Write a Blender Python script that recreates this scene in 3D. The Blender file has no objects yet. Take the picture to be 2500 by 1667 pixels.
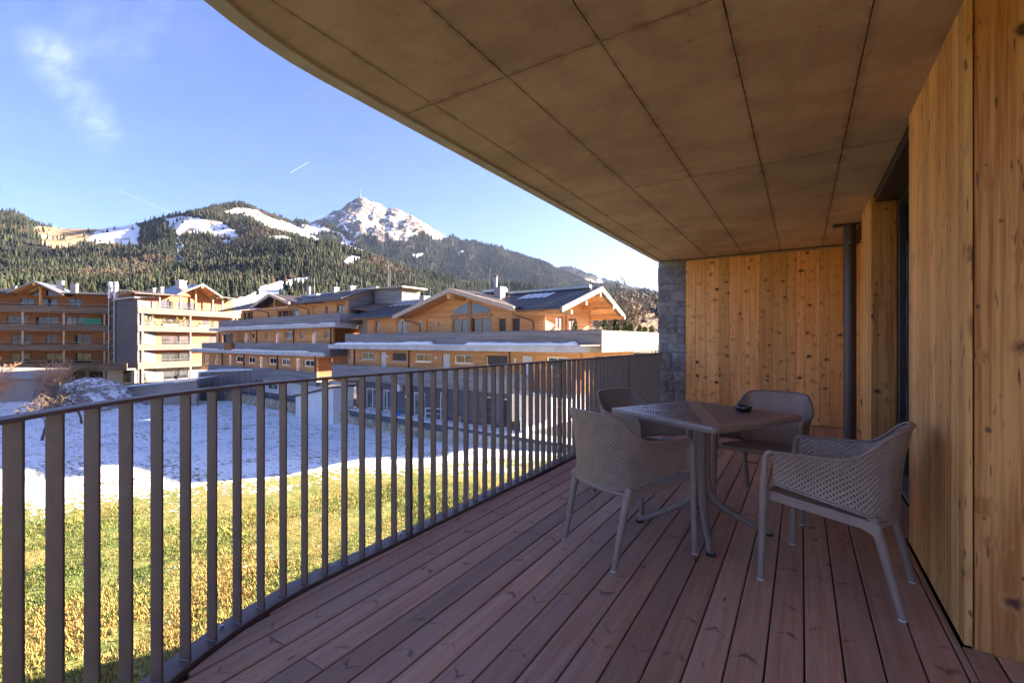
import bpy, bmesh, math, random
import numpy as np
from mathutils import Vector, Matrix

random.seed(11)
rng = np.random.default_rng(11)
scene = bpy.context.scene
col = scene.collection
R = math.radians

# ------------------------------------------------------------------ camera
CAM_H = 1.2
YAW = R(32.471)
CY, SY = math.cos(YAW), math.sin(YAW)
cam_data = bpy.data.cameras.new("camera")
cam_data.lens = 16.0
cam_data.sensor_width = 36.0
cam_data.clip_start = 0.05
cam_data.clip_end = 40000.0
cam = bpy.data.objects.new("camera", cam_data)
cam.location = (0, 0, CAM_H)
cam.rotation_euler = (R(90), 0, YAW)
col.objects.link(cam)
scene.camera = cam

def c2w(X, Z):
    """right / ahead of the standpoint -> world x, y"""
    return X * CY - Z * SY, X * SY + Z * CY

def w2c(x, y):
    return x * CY + y * SY, -x * SY + y * CY

# ------------------------------------------------------------------ sky, sun, exposure
SUN_AZ = math.atan2(0.581, 0.814)          # from +Y towards +X
SUN_EL = R(17.8)
world = bpy.data.worlds.new("World")
scene.world = world
world.use_nodes = True

sun_data = bpy.data.lights.new("sun", 'SUN')
sun_data.energy = 5.0
sun_data.angle = R(0.53)
sun_data.color = (1.0, 0.82, 0.62)
sun = bpy.data.objects.new("sun", sun_data)
sd = Vector((math.sin(SUN_AZ) * math.cos(SUN_EL), math.cos(SUN_AZ) * math.cos(SUN_EL), math.sin(SUN_EL)))
sun.rotation_euler = (-sd).to_track_quat('-Z', 'Y').to_euler()
sun.location = (30, 40, 60)
col.objects.link(sun)

scene.view_settings.view_transform = 'Standard'
scene.view_settings.look = 'None'
scene.view_settings.exposure = 3.25
scene.view_settings.gamma = 1.0
scene.view_settings.use_curve_mapping = False
cy = scene.cycles
cy.max_bounces = 7
cy.diffuse_bounces = 5
cy.glossy_bounces = 3
cy.transmission_bounces = 4
cy.transparent_max_bounces = 6
cy.volume_bounces = 0
cy.use_denoising = True
cy.use_light_tree = False
cy.use_adaptive_sampling = True
cy.adaptive_threshold = 0.02
cy.sample_clamp_indirect = 6.0
cy.caustics_reflective = False
cy.caustics_refractive = False

# ------------------------------------------------------------------ node helper
class NG:
    def __init__(s, nt):
        s.nt = nt; s.N = nt.nodes; s.L = nt.links
    def put(s, sock, v):
        if v is None: return
        if isinstance(v, bpy.types.NodeSocket): s.L.new(v, sock)
        elif isinstance(v, (tuple, list)) and len(v) == 3 and sock.type == 'RGBA': sock.default_value = (*v, 1)
        else: sock.default_value = v
    def n(s, typ, ins=(), **kw):
        nd = s.N.new(typ)
        for k, v in kw.items(): setattr(nd, k, v)
        for i, v in (ins.items() if isinstance(ins, dict) else enumerate(ins)): s.put(nd.inputs[i], v)
        return nd
    def m(s, op, a, b=None, c=None, clamp=False):
        return s.n('ShaderNodeMath', (a, b, c), operation=op, use_clamp=clamp).outputs[0]
    def vm(s, op, a, b=None):
        nd = s.n('ShaderNodeVectorMath', (a, b), operation=op)
        return nd.outputs[1] if op in ('DOT_PRODUCT', 'LENGTH', 'DISTANCE') else nd.outputs[0]
    def scale(s, v, k):
        nd = s.N.new('ShaderNodeVectorMath'); nd.operation = 'SCALE'
        s.put(nd.inputs[0], v); s.put(nd.inputs[3], k); return nd.outputs[0]
    def mix(s, f, a, b, blend='MIX'):
        nd = s.N.new('ShaderNodeMix'); nd.data_type = 'RGBA'; nd.blend_type = blend
        s.put(nd.inputs[0], f); s.put(nd.inputs[6], a); s.put(nd.inputs[7], b); return nd.outputs[2]
    def noise(s, v, scale=5.0, detail=3.0, rough=0.55, dist=0.0, out=0):
        nd = s.n('ShaderNodeTexNoise', {'Vector': v, 'Scale': scale, 'Detail': detail, 'Roughness': rough, 'Distortion': dist})
        return nd.outputs[out]
    def ss(s, x, a, b, lo=0.0, hi=1.0):
        nd = s.N.new('ShaderNodeMapRange'); nd.interpolation_type = 'SMOOTHSTEP'
        for i, v in enumerate((x, a, b, lo, hi)): s.put(nd.inputs[i], v)
        return nd.outputs[0]
    def sep(s, v): return s.n('ShaderNodeSeparateXYZ', (v,)).outputs
    def comb(s, x, y, z): return s.n('ShaderNodeCombineXYZ', (x, y, z)).outputs[0]
    def obj(s): return s.N.new('ShaderNodeTexCoord').outputs['Object']
    def geo(s): return s.N.new('ShaderNodeNewGeometry').outputs['Position']
    def rnd(s): return s.N.new('ShaderNodeObjectInfo').outputs['Random']
    def attr(s, name, o='Color'):
        nd = s.N.new('ShaderNodeAttribute'); nd.attribute_name = name; return nd.outputs[o]
    def bump(s, h, strength=0.3, dist=0.01, normal=None):
        return s.n('ShaderNodeBump', {'Strength': strength, 'Distance': dist, 'Height': h, 'Normal': normal}).outputs[0]

MATS = {}
def material(name, rough=0.6, **kw):
    m = bpy.data.materials.new(name); m.use_nodes = True
    g = NG(m.node_tree); b = g.N['Principled BSDF']
    b.inputs['Roughness'].default_value = rough
    for k, v in kw.items(): g.put(b.inputs[k.replace('_', ' ')], v)
    MATS[name] = m
    return m, g, b

# ------------------------------------------------------------------ world nodes
g = NG(world.node_tree)
bg = g.N['Background']
sky = g.n('ShaderNodeTexSky')
sky.sky_type = 'NISHITA'; sky.sun_disc = False
sky.sun_elevation = SUN_EL; sky.sun_rotation = SUN_AZ
sky.altitude = 700; sky.air_density = 1.0; sky.dust_density = 1.8; sky.ozone_density = 6.5
dirv = g.N.new('ShaderNodeTexCoord').outputs['Generated']
def sky_dir(px, py):
    """a direction in the sky from azimuth / elevation tangents"""
    t = (px - 1250) / 1111.0; v = (834 - py) / 1111.0
    x, y = c2w(t, 1.0); d = Vector((x, y, v)); d.normalize(); return d
warp = g.vm('ADD', dirv, g.scale(g.vm('SUBTRACT', g.noise(dirv, 4.0, 3.0, 0.55, 0.0, 1), (0.5, 0.5, 0.5)), 0.11))
def seg(A, B, vec, w0, w1):
    AB = B - A
    t = g.m('DIVIDE', g.vm('DOT_PRODUCT', g.vm('SUBTRACT', vec, tuple(A)), tuple(AB)), AB.length_squared, clamp=True)
    near = g.vm('ADD', g.scale(tuple(AB), t), tuple(A))
    return g.ss(g.vm('DISTANCE', vec, near), w1, w0)
x, y, z = g.sep(dirv)
zz = g.m('MAXIMUM', z, 0.06)
plane = g.comb(g.m('DIVIDE', x, zz), g.m('DIVIDE', y, zz), 0.0)
rot = g.n('ShaderNodeMapping', {0: plane, 2: (0, 0, R(20)), 3: (1.3, 4.0, 1)}).outputs[0]
streak = g.ss(g.noise(rot, 1.9, 4.0, 0.6), 0.35, 0.75)
thin = g.m('MULTIPLY', streak, 0.010)
wisp = g.m('ADD', g.m('MULTIPLY', seg(sky_dir(118, 140), sky_dir(240, 322), warp, 0.0, 0.038), 0.27),
           g.m('MULTIPLY', seg(sky_dir(150, 128), sky_dir(430, 60), warp, 0.0, 0.075), 0.10))
wisp = g.m('MULTIPLY', wisp, g.m('ADD', g.m('MULTIPLY', streak, 0.75), 0.15))
trail = g.m('ADD', g.m('MULTIPLY', seg(sky_dir(296, 468), sky_dir(425, 523), dirv, 0.0, 0.0028), 0.09),
            g.m('MULTIPLY', seg(sky_dir(709, 423), sky_dir(752, 397), dirv, 0.0, 0.0015), 0.26))
cl = g.m('ADD', g.m('ADD', thin, wisp), trail, clamp=True)
skyc = g.mix(1.0, sky.outputs[0], (1.0, 0.71, 0.745), 'MULTIPLY')
cloudcol = g.scale(g.mix(0.55, skyc, (5.0, 5.0, 5.4)), 1.7)
g.put(bg.inputs[0], g.mix(cl, skyc, cloudcol))
bg.inputs[1].default_value = 0.054
world.cycles.sampling_method = 'MANUAL'
world.cycles.sample_map_resolution = 512

# ------------------------------------------------------------------ mesh helpers
class MB:
    def __init__(s): s.v = []; s.f = []
    def add(s, V, F):
        o = len(s.v); s.v += [tuple(p) for p in V]; s.f += [tuple(i + o for i in q) for q in F]; return s
    def box(s, x0, x1, y0, y1, z0, z1):
        V = [(x, y, z) for z in (z0, z1) for y in (y0, y1) for x in (x0, x1)]
        return s.add(V, [(0, 2, 3, 1), (4, 5, 7, 6), (0, 1, 5, 4), (2, 6, 7, 3), (0, 4, 6, 2), (1, 3, 7, 5)])
    def cbox(s, x0, x1, y0, y1, z0, z1, c=0.004):
        """box with chamfered edges"""
        xs, ys, zs = (x0, x1), (y0, y1), (z0, z1); V = []; idx = {}
        for i in (0, 1):
            for j in (0, 1):
                for k in (0, 1):
                    for a in range(3):
                        p = [xs[i], ys[j], zs[k]]; sg = (i, j, k)
                        for b in range(3):
                            if b != a: p[b] += c if sg[b] == 0 else -c
                        idx[i, j, k, a] = len(V); V.append(p)
        F = []
        for a in range(3):
            b, d = [q for q in range(3) if q != a]
            for e in (0, 1):
                q = []
                for (p, r) in ((0, 0), (1, 0), (1, 1), (0, 1)):
                    t = [0, 0, 0]; t[a] = e; t[b] = p; t[d] = r; q.append(idx[(*t, a)])
                F.append(q)
        for a in range(3):
            b, d = [q for q in range(3) if q != a]
            for p in (0, 1):
                for r in (0, 1):
                    t0 = [0, 0, 0]; t0[b] = p; t0[d] = r; t1 = list(t0); t1[a] = 1
                    F.append((idx[(*t0, b)], idx[(*t0, d)], idx[(*t1, d)], idx[(*t1, b)]))
        for i in (0, 1):
            for j in (0, 1):
                for k in (0, 1): F.append(tuple(idx[i, j, k, a] for a in range(3)))
        return s.add(V, F)
    def prism(s, poly, z0, z1):
        n = len(poly)
        V = [(x, y, z0) for x, y in poly] + [(x, y, z1) for x, y in poly]
        return s.add(V, [tuple(range(n))[::-1], tuple(range(n, 2 * n))] + [(i, (i + 1) % n, n + (i + 1) % n, n + i) for i in range(n)])
    def prism_y(s, poly, y0, y1):
        """polygon in x, z pushed along y"""
        n = len(poly)
        V = [(x, y0, z) for x, z in poly] + [(x, y1, z) for x, z in poly]
        return s.add(V, [tuple(range(n)), tuple(range(n, 2 * n))[::-1]] + [(i, n + i, n + (i + 1) % n, (i + 1) % n) for i in range(n)])
    def prism_x(s, poly, x0, x1):
        n = len(poly)
        V = [(x0, y, z) for y, z in poly] + [(x1, y, z) for y, z in poly]
        return s.add(V, [tuple(range(n))[::-1], tuple(range(n, 2 * n))] + [(i, (i + 1) % n, n + (i + 1) % n, n + i) for i in range(n)])
    def slab(s, poly, t):
        """3d polygon given thickness downwards"""
        n = len(poly)
        V = list(poly) + [(x, y, z - t) for x, y, z in poly]
        return s.add(V, [tuple(range(n)), tuple(range(n, 2 * n))[::-1]] + [(i, n + i, n + (i + 1) % n, (i + 1) % n) for i in range(n)])
    def tube(s, pts, rad, n=8, caps=True, flat=1.0, up=None):
        pts = [Vector(p) for p in pts]; V = []; F = []
        rads = rad if isinstance(rad, (list, tuple)) else [rad] * len(pts)
        prev = None
        for i, p in enumerate(pts):
            t = (pts[min(i + 1, len(pts) - 1)] - pts[max(i - 1, 0)]).normalized()
            ref = Vector(up) if up else (prev if prev else (Vector((0, 0, 1)) if abs(t.z) < 0.9 else Vector((1, 0, 0))))
            a = (ref - t * ref.dot(t)).normalized(); b = t.cross(a)
            if not up: prev = a
            for k in range(n):
                th = 2 * math.pi * k / n
                V.append(p + (a * math.cos(th) * flat + b * math.sin(th)) * rads[i])
        for i in range(len(pts) - 1):
            for k in range(n):
                F.append((i * n + k, i * n + (k + 1) % n, (i + 1) * n + (k + 1) % n, (i + 1) * n + k))
        if caps:
            F.append(tuple(range(n))[::-1]); F.append(tuple((len(pts) - 1) * n + k for k in range(n)))
        return s.add(V, F)
    def lathe(s, prof, c=(0, 0, 0), n=24):
        V = []; F = []
        for r, z in prof:
            for k in range(n):
                th = 2 * math.pi * k / n; V.append((c[0] + r * math.cos(th), c[1] + r * math.sin(th), c[2] + z))
        for i in range(len(prof) - 1):
            for k in range(n): F.append((i * n + k, i * n + (k + 1) % n, (i + 1) * n + (k + 1) % n, (i + 1) * n + k))
        return s.add(V, F)
    def build(s, name, m, parent=None, smooth=False, fix=True):
        me = bpy.data.meshes.new(name); me.from_pydata(s.v, [], s.f)
        if fix:
            bm = bmesh.new(); bm.from_mesh(me); bmesh.ops.recalc_face_normals(bm, faces=bm.faces); bm.to_mesh(me); bm.free()
        me.materials.append(MATS[m] if isinstance(m, str) else m)
        if smooth:
            me.shade_smooth()
            if smooth == 'auto': me.set_sharp_from_angle(angle=R(38))
        o = bpy.data.objects.new(name, me); col.objects.link(o)
        if parent: o.parent = parent
        return o

def tag(o, label=None, cat=None, group=None, kind=None):
    if label: o['label'] = label
    if cat: o['category'] = cat
    if group: o['group'] = group
    if kind: o['kind'] = kind
    return o

def empty(name, loc=(0, 0, 0), rz=0.0, label=None, cat=None, group=None, kind=None):
    o = bpy.data.objects.new(name, None); o.empty_display_size = 0.2
    o.location = loc; o.rotation_euler = (0, 0, rz); col.objects.link(o)
    return tag(o, label, cat, group, kind)

def copy_tree(o, parent=None):
    c = o.copy(); col.objects.link(c); c.parent = parent
    for ch in list(o.children): copy_tree(ch, c)
    return c

def np_mesh(name, V, F, m, parent=None, smooth=False, colors=None):
    """V (n,3), F (k,3 or 4) numpy"""
    me = bpy.data.meshes.new(name); V = np.asarray(V, dtype=np.float32); F = np.asarray(F, dtype=np.int32)
    me.vertices.add(len(V)); me.vertices.foreach_set('co', V.ravel())
    k = F.shape[1]
    me.loops.add(F.size); me.loops.foreach_set('vertex_index', F.ravel())
    me.polygons.add(len(F)); me.polygons.foreach_set('loop_start', np.arange(0, F.size, k, dtype=np.int32))
    me.update(calc_edges=True); me.validate()
    me.materials.append(MATS[m])
    if colors is not None:
        for cn, cv in colors.items():
            a = me.color_attributes.new(cn, 'FLOAT_COLOR', 'POINT')
            c4 = np.ones((len(V), 4), np.float32); c4[:, :cv.shape[1]] = cv
            a.data.foreach_set('color', c4.ravel())
    if smooth: me.shade_smooth()
    o = bpy.data.objects.new(name, me); col.objects.link(o)
    if parent: o.parent = parent
    return o

def catmull(pts, n=6):
    P = [Vector(p) for p in pts]; P = [P[0] * 2 - P[1]] + P + [P[-1] * 2 - P[-2]]; out = []
    for i in range(1, len(P) - 2):
        for k in range(n):
            t = k / n; a, b, c, d = P[i - 1], P[i], P[i + 1], P[i + 2]
            out.append(0.5 * ((2 * b) + (c - a) * t + (2 * a - 5 * b + 4 * c - d) * t * t + (3 * b - a - 3 * c + d) * t ** 3))
    out.append(P[-2]); return out

# value noise for numpy
_tab = rng.random((256, 256)).astype(np.float32)
def vnoise(x, y):
    xi = np.floor(x).astype(int); yi = np.floor(y).astype(int); fx = x - xi; fy = y - yi
    fx = fx * fx * (3 - 2 * fx); fy = fy * fy * (3 - 2 * fy)
    a = _tab[xi & 255, yi & 255]; b = _tab[(xi + 1) & 255, yi & 255]; c = _tab[xi & 255, (yi + 1) & 255]; d = _tab[(xi + 1) & 255, (yi + 1) & 255]
    return (a * (1 - fx) + b * fx) * (1 - fy) + (c * (1 - fx) + d * fx) * fy
def fbm(x, y, o=5, gain=0.5):
    s = 0; a = 1; t = 0
    for i in range(o):
        s = s + a * vnoise(x + 17.3 * i, y - 9.1 * i); t += a; a *= gain; x = x * 2.03; y = y * 2.03
    return s / t
def ridged(x, y, o=5):
    s = 0; a = 1; t = 0
    for i in range(o):
        s = s + a * (1 - np.abs(2 * vnoise(x + 31.7 * i, y + 5.3 * i) - 1)); t += a; a *= 0.5; x = x * 2.1; y = y * 2.1
    return s / t
# ------------------------------------------------------------------ materials
def simple(name, c, rough=0.6, var=0.12, scale=6.0, bump=0.0, bscale=80.0, metallic=0.0, spec=0.5):
    m, g, b = material(name, rough)
    n = g.noise(g.obj(), scale, 5.0, 0.6)
    f = g.ss(n, 0.3, 0.7)
    lo = tuple(k * (1 - var) for k in c); hi = tuple(min(1, k * (1 + var)) for k in c)
    g.put(b.inputs['Base Color'], g.mix(f, lo, hi))
    b.inputs['Metallic'].default_value = metallic
    b.inputs['Specular IOR Level'].default_value = spec
    if bump: g.put(b.inputs['Normal'], g.bump(g.noise(g.obj(), bscale, 3.0), bump, 0.002))
    return m

def timber(name, light, dark, knot, kscale=(6.3, 6.3, 9.0), kth=(0.205, 0.08), streak=0.5, rough=0.62, tone=0.42):
    """planed spruce with vertical grain, darker year rings, knots; tone differs from board to board"""
    m, g, b = material(name, rough)
    r = g.rnd(); p0 = g.obj()
    p = g.vm('ADD', p0, g.comb(g.m('MULTIPLY', r, 37.0), g.m('MULTIPLY', r, 53.0), g.m('MULTIPLY', r, 91.0)))
    wob = g.scale(g.vm('SUBTRACT', g.noise(p, 9.0, 3.0, 0.5, 0, 1), (0.5, 0.5, 0.5)), 0.05)
    pk = g.vm('ADD', p, wob)
    v = g.n('ShaderNodeTexVoronoi', {'Vector': g.vm('MULTIPLY', pk, kscale), 'Scale': 1.0, 'Randomness': 1.0})
    d = v.outputs['Distance']
    halo = g.ss(d, 0.42, 0.06)
    # grain bends round the knots
    gp = g.vm('ADD', p, g.comb(g.m('MULTIPLY', halo, 0.012), g.m('MULTIPLY', halo, 0.012), 0.0))
    ring = g.noise(g.vm('MULTIPLY', gp, (42.0, 42.0, 1.1)), 1.0, 4.0, 0.6, 0.25)
    fine = g.noise(g.vm('MULTIPLY', gp, (210.0, 210.0, 6.0)), 1.0, 2.0, 0.5)
    broad = g.noise(g.vm('MULTIPLY', p, (9.0, 9.0, 0.5)), 1.0, 3.0, 0.5)
    f = g.m('ADD', g.m('MULTIPLY', g.ss(ring, 0.38, 0.68), streak), g.m('MULTIPLY', fine, 0.22))
    f = g.m('ADD', f, g.m('MULTIPLY', g.ss(broad, 0.35, 0.7), 0.34), clamp=True)
    c = g.mix(f, light, dark)
    t = g.m('ADD', g.m('MULTIPLY', g.m('SUBTRACT', r, 0.5), tone), 1.0)
    c = g.mix(1.0, c, g.comb(t, t, g.m('POWER', t, 1.25)), 'MULTIPLY')
    c = g.mix(g.m('MULTIPLY', g.ss(d, 0.40, 0.10), 0.5), c, tuple(k * 0.7 for k in dark))
    k2 = g.noise(g.vm('MULTIPLY', p, (60.0, 60.0, 60.0)), 1.0, 2.0)
    kr = g.m('ADD', 0.35, g.m('MULTIPLY', g.m('POWER', g.sep(v.outputs['Color'])[0], 1.6), 1.05))
    kd = g.m('DIVIDE', g.m('ADD', d, g.m('MULTIPLY', g.m('SUBTRACT', k2, 0.5), 0.13)), kr)
    kf = g.ss(kd, kth[0], kth[1])
    vs = g.n('ShaderNodeTexVoronoi', {'Vector': g.vm('MULTIPLY', pk, (kscale[0] * 1.9, kscale[1] * 1.9, kscale[2] * 1.3)), 'Scale': 1.0}).outputs['Distance']
    kf = g.m('MAXIMUM', kf, g.m('MULTIPLY', g.ss(vs, 0.155, 0.06), 0.85))
    c = g.mix(g.m('MULTIPLY', kf, 0.92), c, knot)
    # short dark pith and resin streaks
    pv = g.noise(g.vm('MULTIPLY', p, (75.0, 75.0, 7.5)), 1.0, 1.0, 0.4)
    c = g.mix(g.m('MULTIPLY', g.ss(pv, 0.70, 0.78), 0.8), c, knot)
    g.put(b.inputs['Base Color'], c)
    g.put(b.inputs['Normal'], g.bump(g.m('ADD', ring, g.m('MULTIPLY', fine, 0.6)), 0.22, 0.002))
    return m

timber('spruce', (0.88, 0.48, 0.165), (0.62, 0.235, 0.048), (0.055, 0.022, 0.008))
timber('spruce_pier', (0.86, 0.50, 0.185), (0.58, 0.24, 0.055), (0.07, 0.028, 0.010), kscale=(11.0, 11.0, 4.2), kth=(0.17, 0.07), streak=0.6)
timber('spruce_panel', (0.74, 0.385, 0.125), (0.40, 0.14, 0.028), (0.045, 0.018, 0.008), kscale=(6.0, 6.0, 7.5), kth=(0.20, 0.08), streak=0.85)

# decking: stained pine, grain along the board, wing-shaped knots
m, g, b = material('decking', 0.55)
r = g.rnd(); uv = g.N.new('ShaderNodeUVMap').outputs[0]
ux, uy, _ = g.sep(uv)
p = g.vm('ADD', g.obj(), g.comb(g.m('MULTIPLY', r, 31.0), g.m('MULTIPLY', r, 67.0), 0.0))
ring = g.noise(g.vm('MULTIPLY', p, (36.0, 1.1, 30.0)), 1.0, 4.0, 0.62, 0.5)
fine = g.noise(g.vm('MULTIPLY', p, (230.0, 5.0, 30.0)), 1.0, 2.0, 0.6)
broad = g.noise(g.vm('MULTIPLY', p, (5.0, 0.8, 1.0)), 1.0, 3.0, 0.5)
f = g.m('ADD', g.m('MULTIPLY', g.ss(ring, 0.36, 0.68), 0.55), g.m('MULTIPLY', g.ss(fine, 0.3, 0.7), 0.3))
c = g.mix(f, (0.56, 0.31, 0.195), (0.32, 0.15, 0.088))
c = g.mix(g.ss(broad, 0.3, 0.75), c, g.mix(0.5, c, (0.46, 0.31, 0.235)))
t = g.m('ADD', g.m('MULTIPLY', g.m('SUBTRACT', r, 0.5), 0.5), 1.0)
c = g.mix(1.0, c, g.comb(t, t, t), 'MULTIPLY')
# wings: thin curved bands running out from the pith line towards both edges
cx_ = g.m('ADD', 0.5, g.m('MULTIPLY', g.m('SUBTRACT', g.noise(g.comb(0.0, g.m('MULTIPLY', uy, 0.9), g.m('MULTIPLY', r, 50.0)), 1.0, 1.0), 0.5), 0.9))
off = g.m('ABSOLUTE', g.m('SUBTRACT', ux, cx_))
yy = g.m('ADD', uy, g.m('MULTIPLY', g.m('SUBTRACT', g.m('MULTIPLY', g.m('POWER', off, 0.8), 0.085), 0.0), g.m('SIGN', g.m('SUBTRACT', g.m('FRACT', g.m('MULTIPLY', r, 7.0)), 0.5))))
yy = g.m('ADD', yy, g.m('MULTIPLY', g.noise(p, 22.0, 2.0), 0.02))
vo = g.n('ShaderNodeTexVoronoi', {'W': g.m('ADD', g.m('MULTIPLY', yy, 1.9), g.m('MULTIPLY', r, 80.0)), 'Scale': 1.0, 'Randomness': 1.0}, voronoi_dimensions='1D')
thick = g.m('MULTIPLY', g.ss(g.noise(p, 15.0, 1.0), 0.42, 0.70), 0.050)
wing = g.m('MULTIPLY', g.ss(vo.outputs['Distance'], g.m('ADD', thick, 0.006), g.m('MULTIPLY', thick, 0.3)), g.ss(off, 0.52, 0.12))
wing = g.m('MULTIPLY', wing, g.ss(g.noise(p, 6.0, 1.0), 0.34, 0.46))
c = g.mix(g.m('MULTIPLY', wing, 0.70), c, (0.075, 0.036, 0.030))
v3 = g.n('ShaderNodeTexVoronoi', {'Vector': g.vm('MULTIPLY', p, (9.0, 3.0, 5.0)), 'Scale': 1.0})
c = g.mix(g.m('MULTIPLY', g.ss(v3.outputs['Distance'], 0.10, 0.05), 0.8), c, (0.05, 0.024, 0.02))
# dried splashes and dust
sp = g.n('ShaderNodeTexVoronoi', {'Vector': g.vm('ADD', g.geo(), g.scale(g.noise(g.geo(), 26.0, 2.0, 0.5, 0, 1), 0.05)), 'Scale': 1.35})
c = g.mix(g.m('MULTIPLY', g.ss(sp.outputs['Distance'], 0.052, 0.03), 0.28), c, (0.55, 0.55, 0.62))
c = g.mix(g.m('MULTIPLY', g.ss(g.noise(g.geo(), 2.3, 5.0, 0.65), 0.5, 0.75), 0.16), c, (0.36, 0.33, 0.34))
g.put(b.inputs['Base Color'], c)
g.put(b.inputs['Roughness'], g.m('ADD', 0.46, g.m('MULTIPLY', g.noise(g.geo(), 7.0, 4.0), 0.22)))
g.put(b.inputs['Normal'], g.bump(g.m('ADD', ring, g.m('MULTIPLY', fine, 0.8)), 0.35, 0.0025))

# fair-faced concrete
m, g, b = material('concrete_ceiling', 0.75)
p = g.geo(); r = g.rnd()
n1 = g.noise(p, 2.1, 6.0, 0.62); n2 = g.noise(g.vm('MULTIPLY', p, (14.0, 2.6, 1.0)), 1.0, 5.0, 0.62); n3 = g.noise(p, 55.0, 3.0, 0.6)
n4 = g.noise(g.vm('MULTIPLY', p, (3.0, 26.0, 1.0)), 1.0, 4.0, 0.6)
c = g.mix(g.ss(n1, 0.34, 0.66), (0.45, 0.30, 0.222), (0.61, 0.43, 0.33))
c = g.mix(g.m('MULTIPLY', g.ss(n2, 0.40, 0.75), 0.28), c, (0.66, 0.46, 0.345))
c = g.mix(g.m('MULTIPLY', g.ss(n4, 0.48, 0.78), 0.28), c, (0.30, 0.185, 0.13))
t = g.m('ADD', 0.92, g.m('MULTIPLY', r, 0.16)); c = g.mix(1.0, c, g.comb(t, t, t), 'MULTIPLY')
sx = g.sep(p)
jd = []
for co, o_, w_ in ((sx[0], 1.757 + 0.25, 0.4995), (sx[1], -1.93 + 0.995, 1.99)):
    jd.append(g.m('MULTIPLY', g.m('ABSOLUTE', g.m('SUBTRACT', g.m('FRACT', g.m('DIVIDE', g.m('ADD', co, o_), w_)), 0.5)), w_))
js = g.m('MULTIPLY', g.ss(g.m('ADD', g.m('MINIMUM', jd[0], jd[1]), g.m('MULTIPLY', g.m('SUBTRACT', n1, 0.5), 0.09)), 0.045, 0.0), g.ss(g.noise(p, 13.0, 3.0, 0.6), 0.3, 0.7))
c = g.mix(g.m('MULTIPLY', js, 0.55), c, (0.20, 0.125, 0.088))
pit = g.n('ShaderNodeTexVoronoi', {'Vector': p, 'Scale': 9.0})
pf = g.m('MULTIPLY', g.ss(pit.outputs['Distance'], 0.075, 0.03), g.ss(g.noise(p, 4.0, 2.0), 0.48, 0.6))
c = g.mix(g.m('MULTIPLY', pf, 0.8), c, (0.10, 0.075, 0.06))
g.put(b.inputs['Base Color'], c)
g.put(b.inputs['Normal'], g.bump(g.m('ADD', n3, g.m('MULTIPLY', n2, 1.5)), 0.25, 0.004))
m, g, b = material('concrete_edge', 0.8)
p = g.geo(); n = g.noise(p, 160.0, 2.0)
g.put(b.inputs['Base Color'], g.mix(g.ss(g.noise(p, 6.0, 4.0), 0.3, 0.7), (0.50, 0.43, 0.39), (0.62, 0.55, 0.50)))
g.put(b.inputs['Normal'], g.bump(n, 0.4, 0.003))
simple('dark_gap', (0.018, 0.012, 0.010), 0.9)
simple('joint_dark', (0.075, 0.052, 0.040), 0.9, 0.3, 40)

# powder-coated steel of the railing
m, g, b = material('railing_paint', 0.42)
p = g.geo(); r = g.rnd()
c = g.mix(g.ss(g.noise(p, 11.0, 5.0, 0.65), 0.35, 0.7), (0.155, 0.107, 0.094), (0.185, 0.13, 0.114))
c = g.mix(g.m('MULTIPLY', g.ss(g.noise(g.vm('MULTIPLY', p, (30.0, 30.0, 2.0)), 1.0, 4.0, 0.6), 0.55, 0.8), 0.25), c, (0.17, 0.145, 0.135))
g.put(b.inputs['Base Color'], c)
g.put(b.inputs['Roughness'], g.m('ADD', 0.36, g.m('MULTIPLY', g.noise(p, 5.0, 4.0), 0.22)))
g.put(b.inputs['Normal'], g.bump(g.noise(p, 420.0, 2.0), 0.12, 0.001))
simple('steel', (0.55, 0.55, 0.57), 0.28, 0.2, 60, metallic=1.0)
simple('weld', (0.22, 0.20, 0.20), 0.5, 0.3, 200)
simple('pipe_paint', (0.060, 0.047, 0.045), 0.4, 0.15, 3)
simple('black_frame', (0.022, 0.022, 0.025), 0.35, 0.1)
simple('dark_soffit', (0.045, 0.025, 0.016), 0.6, 0.2)
simple('aluminium', (0.45, 0.46, 0.48), 0.35, 0.1, metallic=0.9)
simple('switch_black', (0.03, 0.03, 0.035), 0.4)

# split slate
m, g, b = material('slate', 0.6)
p = g.obj(); r = g.rnd()
pp = g.vm('ADD', p, g.comb(g.m('MULTIPLY', r, 11.0), g.m('MULTIPLY', r, 23.0), g.m('MULTIPLY', r, 17.0)))
n1 = g.noise(pp, 9.0, 6.0, 0.68, 0.8); n2 = g.noise(g.vm('MULTIPLY', pp, (20.0, 20.0, 70.0)), 1.0, 5.0, 0.6, 0.6)
c = g.mix(g.ss(n1, 0.3, 0.7), (0.13, 0.12, 0.125), (0.30, 0.28, 0.285))
c = g.mix(g.m('MULTIPLY', g.ss(n2, 0.58, 0.72), 0.75), c, (0.60, 0.59, 0.61))
c = g.mix(g.m('MULTIPLY', g.ss(g.noise(pp, 5.0, 3.0), 0.6, 0.75), 0.4), c, (0.20, 0.14, 0.10))
t = g.m('ADD', 0.75, g.m('MULTIPLY', r, 0.55)); c = g.mix(1.0, c, g.comb(t, t, t), 'MULTIPLY')
g.put(b.inputs['Base Color'], c)
g.put(b.inputs['Normal'], g.bump(g.m('ADD', n1, g.m('MULTIPLY', n2, 0.6)), 0.6, 0.008))

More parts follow.
